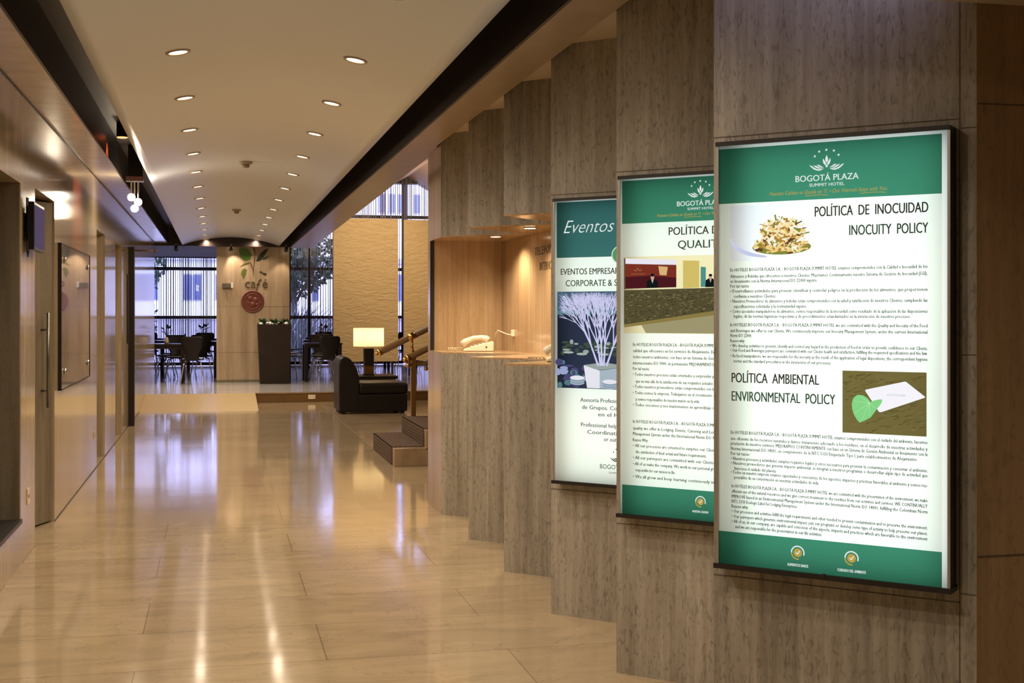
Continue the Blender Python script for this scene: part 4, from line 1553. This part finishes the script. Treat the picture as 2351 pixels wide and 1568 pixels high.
# ================================================================== LEFT WALL ITEMS
t = thing('wall_monitor', 'small black flat monitor mounted high on the pier between two left openings', 'monitor', (XL, 8.38, 2.03))
c = t.location
b = MB()
b.box((-1.105, 8.15, 1.880), (-1.068, 8.612, 2.170))
b.build('housing', M['black_plastic'], t, off=c, bevel=0.004)
b = MB()
b.box((-1.0675, 8.168, 1.898), (-1.0655, 8.595, 2.152))
b.build('screen', M['screen'], t, off=c)
b = MB()
b.box((XL, 8.28, 1.94), (-1.105, 8.48, 2.11))
b.tube([(-1.12, 8.22, 2.10), (-1.12, 8.22, 2.20)], 0.005, 6)
b.tube([(-1.12, 8.27, 2.10), (-1.12, 8.27, 2.20)], 0.005, 6)
b.tube([(-1.115, 8.2, 2.05), (-1.118, 8.17, 1.95), (-1.115, 8.22, 1.84), (-1.12, 8.3, 1.88)], 0.004, 6)
b.build('bracket', M['black_metal'], t, off=c)

t = thing('glass_artwork', 'large brown abstract glass artwork on silver studs on the left wall', 'artwork', (XL, 11.0, 0.93))
c = t.location
b = MB()
b.box((XL + 0.012, 9.915, 0.935), (XL + 0.022, 12.09, 2.008))
b.build('glass_sheet', M['art'], t, off=c)
b = MB()
for (a, d_) in (((9.908, 0.928), (9.916, 2.015)), ((12.089, 0.928), (12.097, 2.015)), ((9.908, 0.928), (12.097, 0.936)), ((9.908, 2.007), (12.097, 2.015))):
    b.box((XL + 0.0, a[0], a[1]), (XL + 0.026, d_[0], d_[1]))
b.build('edge_frame', M['dark_wood'], t, off=c)
for y in (10.12, 11.88):
    for z in (1.06, 1.90):
        b = MB()
        b.tube([(XL + 0.02, y, z), (XL + 0.036, y, z)], 0.022, 14)
        b.build('stud', M['steel'], t, off=c, smooth=True)

for (y, z, lb, sz) in ((8.36, 0.37, 'oval outlet plate low on the pier below the monitor', 0.05), (12.72, 0.34, 'small pale outlet plate low on the left wall after the artwork', 0.04)):
    t = thing('wall_outlet', lb, 'outlet', (XL, y, z), 0, 'outlets on the left wall')
    b = MB()
    b.box((0, -sz * 0.8, -sz), (0.008, sz * 0.8, sz))
    b.build('plate', M['cream_stone'], t, bevel=0.003)
    b = MB()
    for dy in (-0.012, 0.012):
        b.box((0.0081, dy - 0.003, -0.01), (0.0095, dy + 0.003, 0.01))
    b.build('slots', M['black_plastic'], t)
t = thing('step_outlet', 'cream double outlet on the riser of the cafe step', 'outlet', (1.56, 21.70, 0.088))
b = MB()
b.box((-0.06, -0.010, -0.036), (0.06, 0.0, 0.036))
b.build('plate', M['cream'], t, bevel=0.003)
b = MB()
for dx_ in (-0.025, 0.025):
    b.box((dx_ - 0.008, -0.0115, -0.012), (dx_ + 0.008, -0.0102, 0.012))
b.build('slots', M['cream_stone'], t)

# ================================================================== STAIRS AND RAIL
SX, SY0, SY1 = 1.685, 12.40, 14.08
t = thing('staircase', 'broad stone stair with ribbed brown carpet climbing to the right behind the sawtooth wall', 'stairs', (SX, 13.2, 0))
c = t.location
for k in range(7):
    x0 = SX + 0.315 * k
    b = MB()
    b.box((x0, SY0, 0.0 if k == 0 else 0.175 * k - 0.02), (SX + 0.315 * 7.5, SY1, 0.175 * (k + 1)))
    st = b.build('step', M['step_stone'], t, off=c, bevel=0.004)
    b = MB()
    zt = 0.175 * (k + 1)
    b.box((x0 - 0.006, SY0 + 0.13, 0.175 * k + 0.002), (x0 - 0.0005, SY1 - 0.04, zt + 0.006))
    b.box((x0 - 0.006, SY0 + 0.13, zt + 0.0005), (x0 + 0.315, SY1 - 0.04, zt + 0.006))
    for j in range(5):
        b.box((x0 - 0.010, SY0 + 0.13, 0.175 * k + 0.02 + 0.032 * j), (x0 - 0.006, SY1 - 0.04, 0.175 * k + 0.034 + 0.032 * j))
    for j in range(6):
        b.box((x0 + 0.02 + 0.05 * j, SY0 + 0.13, zt + 0.006), (x0 + 0.045 + 0.05 * j, SY1 - 0.04, zt + 0.010))
    b.build('carpet', M['carpet'], st)
    # carpet shares the step's origin
    for ch in kids(st):
        ch.location = (-c[0], -c[1], -c[2])

t = thing('stair_handrail', 'brass and wood double handrail on square brass posts along the stair', 'handrail', (2.118, 14.02, 0.35))
c = t.location
yr = 14.02
sl = math.tan(math.radians(26.2))
b = MB()
b.tube([(1.75, yr, 1.066), (3.9, yr, 1.066 + 2.15 * sl)], 0.036, 16)
b.build('upper_rail', M['wood_rail'], t, off=c, smooth=True)
b = MB()
b.tube([(1.730, yr, 1.056), (1.76, yr, 1.071)], 0.040, 16)
b.ball((1.715, yr, 1.050), 0.020, 12)
b.build('rail_end', M['brass'], t, off=c, smooth=True)
b = MB()
b.tube([(2.06, yr, 1.066 + 0.31 * sl), (2.14, yr, 1.066 + 0.39 * sl)], 0.039, 16)
b.build('rail_collar', M['brass'], t, off=c, smooth=True)
b = MB()
b.tube([(2.06, yr - 0.055, 1.005), (3.9, yr - 0.055, 1.005 + 1.84 * sl)], 0.036, 16)
b.build('lower_rail', M['wood_rail'], t, off=c, smooth=True)
b = MB()
b.tube([(2.035, yr - 0.055, 0.992), (2.07, yr - 0.055, 1.010)], 0.040, 16)
b.ball((2.02, yr - 0.055, 0.985), 0.030, 12)
b.ball((2.055, yr - 0.04, 0.925), 0.030, 12)
b.tube([(2.055, yr - 0.04, 0.925), (2.118, yr, 0.93)], 0.016, 10)
b.build('ball_fitting', M['brass'], t, off=c, smooth=True)
for (x, zb, zt) in ((2.118, 0.362, 1.035), (2.345, 0.537, 0.93)):
    b = MB()
    b.box((x - 0.027, yr - 0.027, zb), (x + 0.027, yr + 0.027, zt))
    b.build('post', M['brass_old'], t, off=c, bevel=0.004)
b = MB()
b.tube([(2.118, yr, 1.03), (2.105, yr, 1.12), (2.105, yr, 1.066 + 0.355 * sl - 0.03)], [0.022, 0.014, 0.014], 12)
b.build('stem', M['brass'], t, off=c, smooth=True)
b = MB()
b.tube([(2.15, yr, 0.945), (2.85, yr, 0.945)], 0.034, 14)
b.build('level_rail', M['wood_rail'], t, off=c, smooth=True)
b = MB()
b.ball((2.255, yr - 0.03, 0.885), 0.026, 12)
b.ball((2.30, yr - 0.03, 0.87), 0.026, 12)
b.tube([(2.255, yr - 0.03, 0.885), (2.345, yr, 0.86)], 0.015, 10)
b.build('ball_fitting', M['brass'], t, off=c, smooth=True)

# ================================================================== LOUNGE
t = thing('armless_chair', 'dark brown leather armless lounge chair seen from its side near the stairs', 'armchair', (2.27, 19.35, 0.004))
c = t.location
ya, yb = 18.92, 19.78
b = MB()
prof = [(1.76, 0.035), (1.755, 0.40), (1.757, 0.74), (1.775, 0.815), (1.815, 0.850), (1.865, 0.852), (1.92, 0.822), (1.975, 0.755), (2.02, 0.66), (2.05, 0.55), (2.06, 0.42), (2.06, 0.25), (2.06, 0.035)]
b.prism(prof, ya, yb, axis='y')
b.build('backrest', M['leather'], t, off=c, bevel=0.02)
b = MB()
b.box((2.045, ya + 0.01, 0.29), (2.785, yb - 0.01, 0.462))
b.build('seat_cushion', M['leather'], t, off=c, bevel=0.045)
b = MB()
b.box((2.045, ya + 0.005, 0.035), (2.772, yb - 0.005, 0.292))
b.build('seat_base', M['leather'], t, off=c, bevel=0.02)
for (x, y) in ((1.82, 18.98), (2.70, 18.98), (1.82, 19.70), (2.70, 19.70)):
    b = MB()
    b.cbox((x, y, 0.02), (0.06, 0.06, 0.032))
    b.build('foot', M['black_plastic'], t, off=c)

t = thing('side_table', 'low side table with dark top and pale stone body behind the lounge chair', 'side table', (2.42, 20.45, 0.004))
c = t.location
b = MB()
b.box((2.02, 20.08, 0.455), (2.79, 20.85, 0.502))
b.build('tabletop', M['dark_wood'], t, off=c, bevel=0.004)
b = MB()
b.box((2.05, 20.11, 0.006), (2.76, 20.82, 0.454))
b.build('body', M['cream_stone'], t, off=c)

t = thing('table_lamp', 'lit table lamp with white drum shade on the side table', 'lamp', (2.366, 20.42, 0.503))
b = MB()
b.box((-0.077, -0.077, 0.15), (0.077, 0.077, 0.43))
b.build('column', M['dark_wood'], t, bevel=0.004)
b = MB()
b.box((-0.077, -0.077, 0.02), (0.077, 0.077, 0.15))
bb_ = b.build('column_foot', M['brass_old'], t, bevel=0.004)
b = MB()
b.box((-0.085, -0.085, 0.0), (0.085, 0.085, 0.02))
b.build('plinth', M['dark_wood'], t)
b = MB()
b.tube([(0, 0, 0.43), (0, 0, 0.56)], 0.012, 10)
b.lathe([(0.03, 0.43), (0.03, 0.445)], n=14)
b.build('neck', M['brass'], t, smooth=True)
b = MB()
n_ = 40
vs = []
for zz in (0.463, 0.755):
    for i in range(n_):
        vs.append((0.242 * math.cos(2 * PI * i / n_), 0.242 * math.sin(2 * PI * i / n_), zz))
b.add(vs, [(i, (i + 1) % n_, n_ + (i + 1) % n_, n_ + i) for i in range(n_)])
b.build('shade', M['shade'], t, smooth=True)
b = MB()
b.ball((0, 0, 0.60), 0.035, 12)
b.build('bulb', emit('lamp_bulb', (1.0, 0.8, 0.5), 3.0), t, smooth=True)
point('lamp', (0, 0, 0.64), 7, (1.0, 0.80, 0.50), 0.03, t)
point('lamp', (0, 0, 0.53), 3.5, (1.0, 0.80, 0.50), 0.03, t)

# ================================================================== COLUMN: CAFE SIGN, PLANTER
t = thing('cafe_sign', 'cafe sign of painted leaves and dark italic lettering on the stone column', 'sign', (0.65, 25.10, 2.4))
c = t.location
YC = 25.096
b = MB()
def flat(pts, dy=0.0):
    b.poly([(p[0], YC - dy, p[1]) for p in pts])
flat([(0.415, 2.735), (0.50, 2.742), (0.58, 2.735), (0.625, 2.67), (0.665, 2.60), (0.64, 2.585), (0.63, 2.52), (0.56, 2.50), (0.50, 2.515), (0.455, 2.57), (0.43, 2.63)])
gl_ = b.build('leaf', M['leaf_sign'], t, off=c, solid=0.006)
gl_['label'] = 'broad bright green leaf'
b = MB()
flat([(0.74, 2.49), (0.77, 2.56), (0.83, 2.65), (0.90, 2.71), (0.985, 2.745), (0.95, 2.68), (0.91, 2.62), (0.87, 2.55), (0.81, 2.50)])
flat([(0.87, 2.52), (0.93, 2.535), (0.975, 2.59), (0.97, 2.60), (0.92, 2.56), (0.87, 2.54)])
flat([(0.80, 2.285), (0.85, 2.27), (0.90, 2.225), (0.945, 2.235), (0.93, 2.26), (0.88, 2.265), (0.83, 2.30)])
b.build('leaf', M['leaf_sign_dark'], t, off=c, solid=0.006)
b = MB()
flat([(0.46, 2.24), (0.475, 2.315), (0.52, 2.35), (0.565, 2.33), (0.545, 2.24), (0.505, 2.155)])
flat([(0.445, 2.385), (0.52, 2.42), (0.59, 2.435), (0.635, 2.47), (0.58, 2.465), (0.50, 2.44)])
b.build('leaf', plain('sign_leaf_olive', (0.10, 0.12, 0.02), 0.4), t, off=c, solid=0.006)
b = MB()
b.tube([(0.695, YC - 0.004, 2.74), (0.72, YC - 0.004, 2.66), (0.715, YC - 0.004, 2.55), (0.70, YC - 0.004, 2.40), (0.69, YC - 0.004, 2.20)], [0.012, 0.010, 0.009, 0.008, 0.003], 8)
b.tube([(0.685, YC - 0.004, 2.32), (0.66, YC - 0.004, 2.42), (0.645, YC - 0.004, 2.47)], [0.004, 0.006, 0.008], 8)
b.build('stem', M['stem_sign'], t, off=c, smooth=True)
b = MB()
for (ch, x0, x1, sh, z, cp) in (('c', 0.535, 0.628, 0.0, 1.975, 0.18), ('a', 0.648, 0.735, 0.0, 1.975, 0.18), ('f', 0.735, 0.845, 0.35, 1.895, 0.25), ('é', 0.865, 0.960, 0.0, 1.975, 0.18)):
    vs, fs = text_mesh(ch, sh, 0.0, 4)
    xa, xb = min(v[0] for v in vs), max(v[0] for v in vs)
    k = cp / CAP
    b.add([(x0 + (v[0] - xa) / (xb - xa) * (x1 - x0), YC - 0.004, z + v[1] * k) for v in vs], fs)
b.build('lettering', M['letters'], t, off=c, solid=0.006)
b = MB()
b.tube([(0.677, 25.10, 1.717), (0.677, 25.07, 1.717)], 0.215, 40)
co = b.build('round_plaque', M['coin'], t, off=c, smooth=False, bevel=0.008)
co['label'] = 'round dark red relief plaque'
b = MB()
for r_ in (0.20, 0.15):
    pts = [(0.677 + r_ * math.cos(2 * PI * i / 40), 25.066, 1.717 + r_ * math.sin(2 * PI * i / 40)) for i in range(41)]
    b.tube(pts, 0.008, 6)
for (u, v_, r_) in ((-0.05, 0.06, 0.045), (0.05, 0.03, 0.05), (0.0, -0.06, 0.055), (-0.08, -0.03, 0.03), (0.08, -0.06, 0.03)):
    b.ball((0.677 + u, 25.068, 1.717 + v_), r_, 12, (1, 0.25, 1))
b.build('relief', M['coin'], co, smooth=True)
for ch in kids(co):
    ch.location = (-c[0], -c[1], -c[2])
t = thing('wall_dispenser', 'small grey box with a white end on the left of the column', 'dispenser', (0.20, 25.10, 2.02))
b = MB()
b.box((-0.09, -0.07, -0.045), (0.07, 0.0, 0.045))
b.build('body', plain('dispenser_grey', (0.13, 0.10, 0.07), 0.4), t, bevel=0.006)
b = MB()
b.box((0.071, -0.065, -0.05), (0.105, 0.0, 0.05))
b.build('white_end', M['white'], t, bevel=0.006)

t = thing('planter', 'tall tapered dark wood planter with succulents standing before the column', 'planter', (1.06, 24.62, 0.167))
c = t.location
b = MB()
za, zb2 = 0.167, 1.285
A = [(0.80, 24.40), (1.335, 24.40), (1.335, 24.86), (0.80, 24.86)]
B = [(0.755, 24.34), (1.375, 24.34), (1.375, 24.92), (0.755, 24.92)]
b.add([(x, y, za) for x, y in A] + [(x, y, zb2) for x, y in B] + [(x + sx, y + sy, zb2) for (x, y), (sx, sy) in zip(B, ((.025, .025), (-.025, .025), (-.025, -.025), (.025, -.025)))] + [(x + sx, y + sy, zb2 - 0.05) for (x, y), (sx, sy) in zip(B, ((.025, .025), (-.025, .025), (-.025, -.025), (.025, -.025)))],
      [(3, 2, 1, 0), (0, 1, 5, 4), (1, 2, 6, 5), (2, 3, 7, 6), (3, 0, 4, 7), (4, 5, 9, 8), (5, 6, 10, 9), (6, 7, 11, 10), (7, 4, 8, 11), (8, 9, 13, 12), (9, 10, 14, 13), (10, 11, 15, 14), (11, 8, 12, 15), (12, 13, 14, 15)])
b.build('pot', M['planter'], t, off=c)
b = MB()
for i in range(60):
    b.ball((random.uniform(0.80, 1.33), random.uniform(24.39, 24.87), 1.25 + random.uniform(0, 0.05)), random.uniform(0.02, 0.045), 8)
b.build('white_pebbles', M['white'], t, off=c, smooth=True)
def blades(b, cx, cy, cz, n, r, h, wd, rnd):
    for i in range(n):
        a = rnd.uniform(0, 2 * PI)
        el = rnd.uniform(0.2, 1.0)
        d = Vector((math.cos(a) * (1.1 - el * 0.75), math.sin(a) * (1.1 - el * 0.75), el)).normalized()
        s_ = d.cross(Vector((0, 0, 1))).normalized() * wd * rnd.uniform(0.6, 1.1)
        l = r * rnd.uniform(0.6, 1.0)
        p0 = Vector((cx, cy, cz)) + Vector((math.cos(a), math.sin(a), 0)) * 0.02
        p1 = p0 + d * l * 0.5
        p2 = p0 + d * l + Vector((0, 0, -0.15 * l))
        up = Vector((0, 0, wd * 0.25))
        b.add([p0, p1 - s_, p1 + up, p1 + s_, p2], [(0, 1, 2), (0, 2, 3), (1, 4, 2), (2, 4, 3)])
rp = random.Random(5)
for (x, y) in ((0.86, 24.58), (1.05, 24.66), (1.15, 24.52), (1.27, 24.60)):
    b = MB()
    blades(b, x, y, 1.27, 46, 0.20, 0.2, 0.026, rp)
    b.build('succulent', M['leaf'], t, off=c)

# ================================================================== CAFE FURNITURE
FZ = 0.166
def make_chair(label):
    t = thing('cafe_chair', label, 'chair', (0, 0, FZ))
    # one shell bent from seat to back, waisted; the back is at -y
    path = [(0.22, 0.44), (0.20, 0.455), (0.10, 0.452), (-0.05, 0.440), (-0.15, 0.442), (-0.195, 0.470), (-0.215, 0.53), (-0.232, 0.62), (-0.250, 0.72), (-0.268, 0.82), (-0.278, 0.875), (-0.280, 0.890)]
    half = [0.15, 0.19, 0.215, 0.205, 0.17, 0.125, 0.115, 0.14, 0.195, 0.205, 0.19, 0.16]
    b = MB()
    vs, fs = [], []
    nx = 8
    for (y, z), hw in zip(path, half):
        for i in range(nx + 1):
            f = i / nx * 2 - 1
            cv = 0.02 * f * f
            vs.append((hw * f, y + (cv if z > 0.5 else 0), z + (cv * 0.7 if z <= 0.5 else 0)))
    for j in range(len(path) - 1):
        for i in range(nx):
            fs.append((j * (nx + 1) + i, j * (nx + 1) + i + 1, (j + 1) * (nx + 1) + i + 1, (j + 1) * (nx + 1) + i))
    b.add(vs[:5 * (nx + 1)], [f_ for f_ in fs if max(f_) < 5 * (nx + 1)])
    b.build('seat', M['chair_shell'], t, smooth=True, solid=0.014)
    b = MB()
    k0 = 4 * (nx + 1)
    b.add(vs[k0:], [tuple(i - k0 for i in f_) for f_ in fs if min(f_) >= k0])
    b.build('backrest', M['chair_shell'], t, smooth=True, solid=0.014)
    for (sx, sy) in ((-1, 1), (1, 1), (-1, -1), (1, -1)):
        b = MB()
        b.tube([(0.07 * sx, 0.06 * sy, 0.428), (0.15 * sx, 0.13 * sy, 0.405), (0.22 * sx, (0.22 if sy > 0 else 0.26) * sy, 0.006)], 0.010, 8)
        b.build('leg', M['chrome'], t, smooth=True)
    b = MB()
    b.box((-0.18, -0.12, 0.458), (0.18, 0.17, 0.474))
    b.build('seat_pad', M['seat_light'], t, bevel=0.006)
    return t
def make_table(label):
    t = thing('cafe_table', label, 'table', (0, 0, FZ))
    b = MB()
    b.box((-0.37, -0.37, 0.715), (0.37, 0.37, 0.745))
    b.build('tabletop', M['table_top'], t, bevel=0.003)
    b = MB()
    for s_ in (-1, 1):
        b.box((-0.32, s_ * 0.32 - 0.012, 0.65), (0.32, s_ * 0.32 + 0.012, 0.714))
        b.box((s_ * 0.32 - 0.012, -0.308, 0.65), (s_ * 0.32 + 0.012, 0.308, 0.714))
    b.build('apron', M['dark_wood'], t)
    for sx in (-1, 1):
        for sy in (-1, 1):
            b = MB()
            b.box((sx * 0.325 - 0.03, sy * 0.325 - 0.03, 0.0), (sx * 0.325 + 0.03, sy * 0.325 + 0.03, 0.714))
            b.build('leg', M['dark_wood'], t)
    return t
def make_vase(label):
    t = thing('table_plant', label, 'plant', (0, 0, FZ + 0.746))
    b = MB()
    b.lathe([(0.035, 0), (0.045, 0.03), (0.028, 0.10), (0.024, 0.12)], n=16)
    b.build('vase', M['cream_stone'], t, smooth=True)
    b = MB()
    for (a, l, z) in ((0.3, 0.13, 0.16), (2.4, 0.12, 0.20), (4.2, 0.14, 0.13), (5.3, 0.10, 0.22), (1.4, 0.08, 0.24)):
        p0 = Vector((0, 0, 0.11))
        p1 = Vector((math.cos(a) * l * 0.5, math.sin(a) * l * 0.5, 0.12 + z * 0.7))
        p2 = Vector((math.cos(a) * l, math.sin(a) * l, 0.10 + z))
        b.tube([p0, p1, p2], 0.004, 6)
        d = (p2 - p1).normalized()
        s_ = d.cross(Vector((0, 0, 1))).normalized() * 0.035
        b.add([p1, (p1 + p2) / 2 + s_, p2 + d * 0.05, (p1 + p2) / 2 - s_], [(0, 1, 2, 3)])
    b.build('leaves', M['leaf_sign_dark'], t)
    return t
tables = [(-0.95, 25.35, 'cafe table left of the column, nearest the ramp', True), (-0.35, 27.35, 'second cafe table left of the column, behind the nearest one', True),
          (-1.45, 28.3, 'cafe table by the far left of the window, third back', False), (-0.30, 30.3, 'cafe table close under the left window', True), (-1.55, 30.9, 'cafe table in the far left corner under the window', False),
          (2.02, 25.35, 'cafe table right of the planter, nearest the step', True), (2.20, 28.2, 'second cafe table right of the column, behind the nearest one', True),
          (3.15, 29.6, 'cafe table glimpsed under the left plaster screen', False), (4.25, 30.2, 'cafe table glimpsed under the right plaster screen', False), (2.45, 31.2, 'cafe table under the high window behind the planter side', False)]
tp = None
vp = None
for (x, y, lb, pl) in tables:
    if tp is None:
        tp = make_table(lb)
        t = tp
        t.location = (x, y, FZ)
    else:
        t = dup(tp, (x, y, FZ), 0, lb)
    t['group'] = 'dark square cafe tables'
    if pl:
        vl = 'small potted plant on the ' + lb
        if vp is None:
            vp = make_vase(vl)
            vp.location = (x + 0.02, y, FZ + 0.746)
            vp['group'] = 'table plants'
        else:
            dup(vp, (x + 0.05, y + 0.05, FZ + 0.746), x * 3, vl, 'table plants')
D = math.radians
chairs = [(-0.44, 24.72, 0, 'dark cafe chair with its back to the hall, left of the column'),
          (-1.66, 25.30, D(-90), 'dark cafe chair at the left side of the nearest left table'), (-0.78, 26.15, D(180), 'dark cafe chair on the window side of the nearest left table'),
          (-1.02, 27.15, D(-80), 'dark cafe chair on the left of the second left table'), (0.25, 27.25, D(90), 'dark cafe chair half behind the column'),
          (-1.60, 27.60, 0, 'dark cafe chair with back to the hall at the third left table'), (-1.5, 29.0, D(180), 'dark cafe chair facing the hall at the third left table'),
          (-0.25, 29.6, 0, 'dark cafe chair with back to the hall under the left window'), (-1.5, 30.2, 0, 'dark cafe chair at the far left corner table'),
          (-0.85, 30.3, D(-90), 'dark cafe chair left of the table close under the left window'), (-0.30, 26.72, 0, 'dark cafe chair with back to the hall at the second left table'), (-0.92, 28.35, D(90), 'dark cafe chair right of the third left table'),
          (2.45, 30.55, 0, 'dark cafe chair with back to the hall under the high window'), (1.85, 31.2, D(-90), 'dark cafe chair left of the table under the high window'),
          (1.50, 26.35, D(-120), 'dark cafe chair turned aside just beyond the planter'), (2.05, 26.1, D(180), 'dark cafe chair on the window side of the nearest right table'), (2.05, 24.62, D(8), 'dark cafe chair with its back to the step at the nearest right table'),
          (1.62, 28.2, D(-90), 'dark cafe chair left of the second right table'), (2.8, 28.3, D(90), 'dark cafe chair right of the second right table'), (2.2, 27.5, 0, 'dark cafe chair with back to the hall at the second right table'),
          (2.55, 29.7, D(-90), 'dark cafe chair seen low beneath the left plaster screen'), (3.75, 29.5, D(90), 'dark cafe chair seen below the gap between the screens'), (4.25, 29.4, 0, 'dark cafe chair with back to the hall below the right screen'), (4.9, 30.2, D(90), 'dark cafe chair at the right of the table below the right screen'), (3.1, 30.4, D(180), 'dark cafe chair facing the hall behind the table below the left screen')]
cp = None
for (x, y, rz, lb) in chairs:
    if cp is None:
        cp = make_chair(lb)
        t = cp
        t.location = (x, y, FZ)
        t.rotation_euler = (0, 0, rz)
    else:
        t = dup(cp, (x, y, FZ), rz, lb)
    t['group'] = 'dark shell cafe chairs'

# ================================================================== OUTDOORS
b = MB()
b.box((-40, 33.4, -0.3), (50, 80, -0.05))
struct(b.build('ground', M['ground_out']))
def building(x0, x1, y, h, label, cols, rows, mat, ww_):
    t = thing('building', label, 'building', ((x0 + x1) / 2, y, -0.05))
    c = t.location
    b = MB()
    b.box((x0, y, -0.05), (x1, y + 8, h))
    b.build('wall', mat, t, off=c)
    for (za, zb_) in rows:
        for xa in cols:
            b = MB()
            b.box((xa, y - 0.04, za), (xa + ww_, y - 0.002, zb_))
            f = b.build('window', M['facade_grey'], t, off=c)
            b = MB()
            for k in range(2):
                b.box((xa + 0.03 + ww_ * 0.49 * k, y - 0.05, za + 0.04), (xa + ww_ * 0.47 + ww_ * 0.49 * k, y - 0.041, zb_ - 0.04))
            g = b.build('pane', M['pane_dark'], f, off=c)
    b = MB()
    b.box((x0, y - 0.35, 3.25), (x1, y - 0.001, 3.45))
    b.build('ledge', M['facade_grey'], t, off=c)
building(-8.5, 0.9, 44.0, 9.5, 'pale street building with dark windows seen through the left cafe window', [-5.2, -3.9, -2.5, -1.09, -0.05], [(1.90, 2.80), (4.6, 5.6)], M['facade'], 0.62)
building(1.2, 18, 46.0, 11.0, 'white street building with dark windows seen through the high window', [3.3, 4.3, 5.68, 6.05, 6.38, 6.95, 7.8, 9.0], [(5.08, 5.80), (1.9, 2.9), (7.4, 8.4)], M['facade'], 0.25)
def tree(x, y, h, r, label, nl, seed, crown_z):
    rn = random.Random(seed)
    t = thing('tree', label, 'tree', (x, y, -0.05))
    b = MB()
    b.tube([(0, 0, 0), (0.05, 0, h * 0.35), (0, 0.05, h * 0.65)], [0.13, 0.10, 0.06], 10)
    for i in range(7):
        a = rn.uniform(0, 2 * PI)
        z = rn.uniform(0.35, 0.6) * h
        b.tube([(0.03, 0, z), (math.cos(a) * r * 0.4, math.sin(a) * r * 0.4, z + 0.18 * h), (math.cos(a) * r * 0.7, math.sin(a) * r * 0.7, z + 0.3 * h)], [0.05, 0.03, 0.015], 6)
    b.build('trunk', M['bark'], t, smooth=True)
    b = MB()
    for i in range(nl):
        a, u = rn.uniform(0, 2 * PI), rn.uniform(-1, 1)
        q_ = rn.random() ** 0.4 * r
        s_ = (1 - u * u) ** 0.5
        p = Vector((q_ * s_ * math.cos(a), q_ * s_ * math.sin(a), crown_z + q_ * u * 0.9))
        d = Vector((rn.uniform(-1, 1), rn.uniform(-1, 1), rn.uniform(-1, 1))).normalized()
        e = d.cross(Vector((rn.uniform(-1, 1), rn.uniform(-1, 1), rn.uniform(-1, 1)))).normalized()
        l, w_ = rn.uniform(0.10, 0.2), rn.uniform(0.04, 0.08)
        b.add([p, p + d * l * 0.5 + e * w_, p + d * l, p + d * l * 0.5 - e * w_], [(0, 1, 2, 3)])
    b.build('foliage', M['leaf_out'], t)
tree(-2.45, 36.5, 4.6, 1.15, 'street tree with a loose crown outside the left cafe window', 1500, 1, 3.0)
tree(2.05, 36.0, 4.6, 1.25, 'leafy street tree outside the window right of the column', 2600, 2, 3.1)
t = thing('shrub', 'spiky pale shrub outside the window right of the column', 'shrub', (2.1, 34.9, -0.05))
b = MB()
rs = random.Random(11)
for i in range(120):
    a = rs.uniform(-0.9, 0.9)
    l = rs.uniform(1.0, 2.3)
    x = rs.uniform(-0.55, 0.55)
    y = rs.uniform(-0.3, 0.3)
    p0 = Vector((x, y, 0.0))
    p1 = p0 + Vector((math.sin(a) * l * 0.45, rs.uniform(-0.15, 0.15), l * 0.62))
    p2 = p0 + Vector((math.sin(a) * l, rs.uniform(-0.2, 0.2), l * 0.95))
    s_ = Vector((0.022, 0, 0))
    b.add([p0 - s_, p0 + s_, p1 + s_, p1 - s_, p2], [(0, 1, 2, 3), (3, 2, 4)])
b.build('blades', plain('pale_blade', (0.26, 0.28, 0.27), 0.5), t)
t = thing('garden_wall', 'low violet grey garden wall outside the cafe windows', 'wall', (0.5, 38.2, -0.05))
b = MB()
b.box((-5.0, -0.15, 0.0), (9.0, 0.15, 1.36))
b.build('wall', plain('garden_wall_paint', (0.46, 0.43, 0.46), 0.8, vary=0.1), t)
b = MB()
b.box((-5.0, -0.19, 1.3605), (9.0, 0.19, 1.42))
b.build('coping', M['facade'], t)
t = thing('flowering_shrub', 'small shrub with a few red blooms outside the left cafe window', 'shrub', (-1.95, 35.4, -0.05))
rs = random.Random(4)
for nm, mt, nn_ in (('foliage', M['leaf_out'], 420), ('blooms', M['red_flower'], 46)):
    b = MB()
    for i in range(nn_):
        p = Vector((rs.uniform(-0.35, 0.35), rs.uniform(-0.25, 0.25), 0.2 + rs.random() ** 0.7 * 1.6))
        d = Vector((rs.uniform(-1, 1), rs.uniform(-1, 1), rs.uniform(-0.2, 1))).normalized()
        e = d.cross(Vector((rs.uniform(-1, 1), rs.uniform(-1, 1), rs.uniform(-1, 1)))).normalized()
        b.add([p, p + d * 0.06 + e * 0.04, p + d * 0.13, p + d * 0.06 - e * 0.04], [(0, 1, 2, 3)])
    b.build(nm, mt, t)
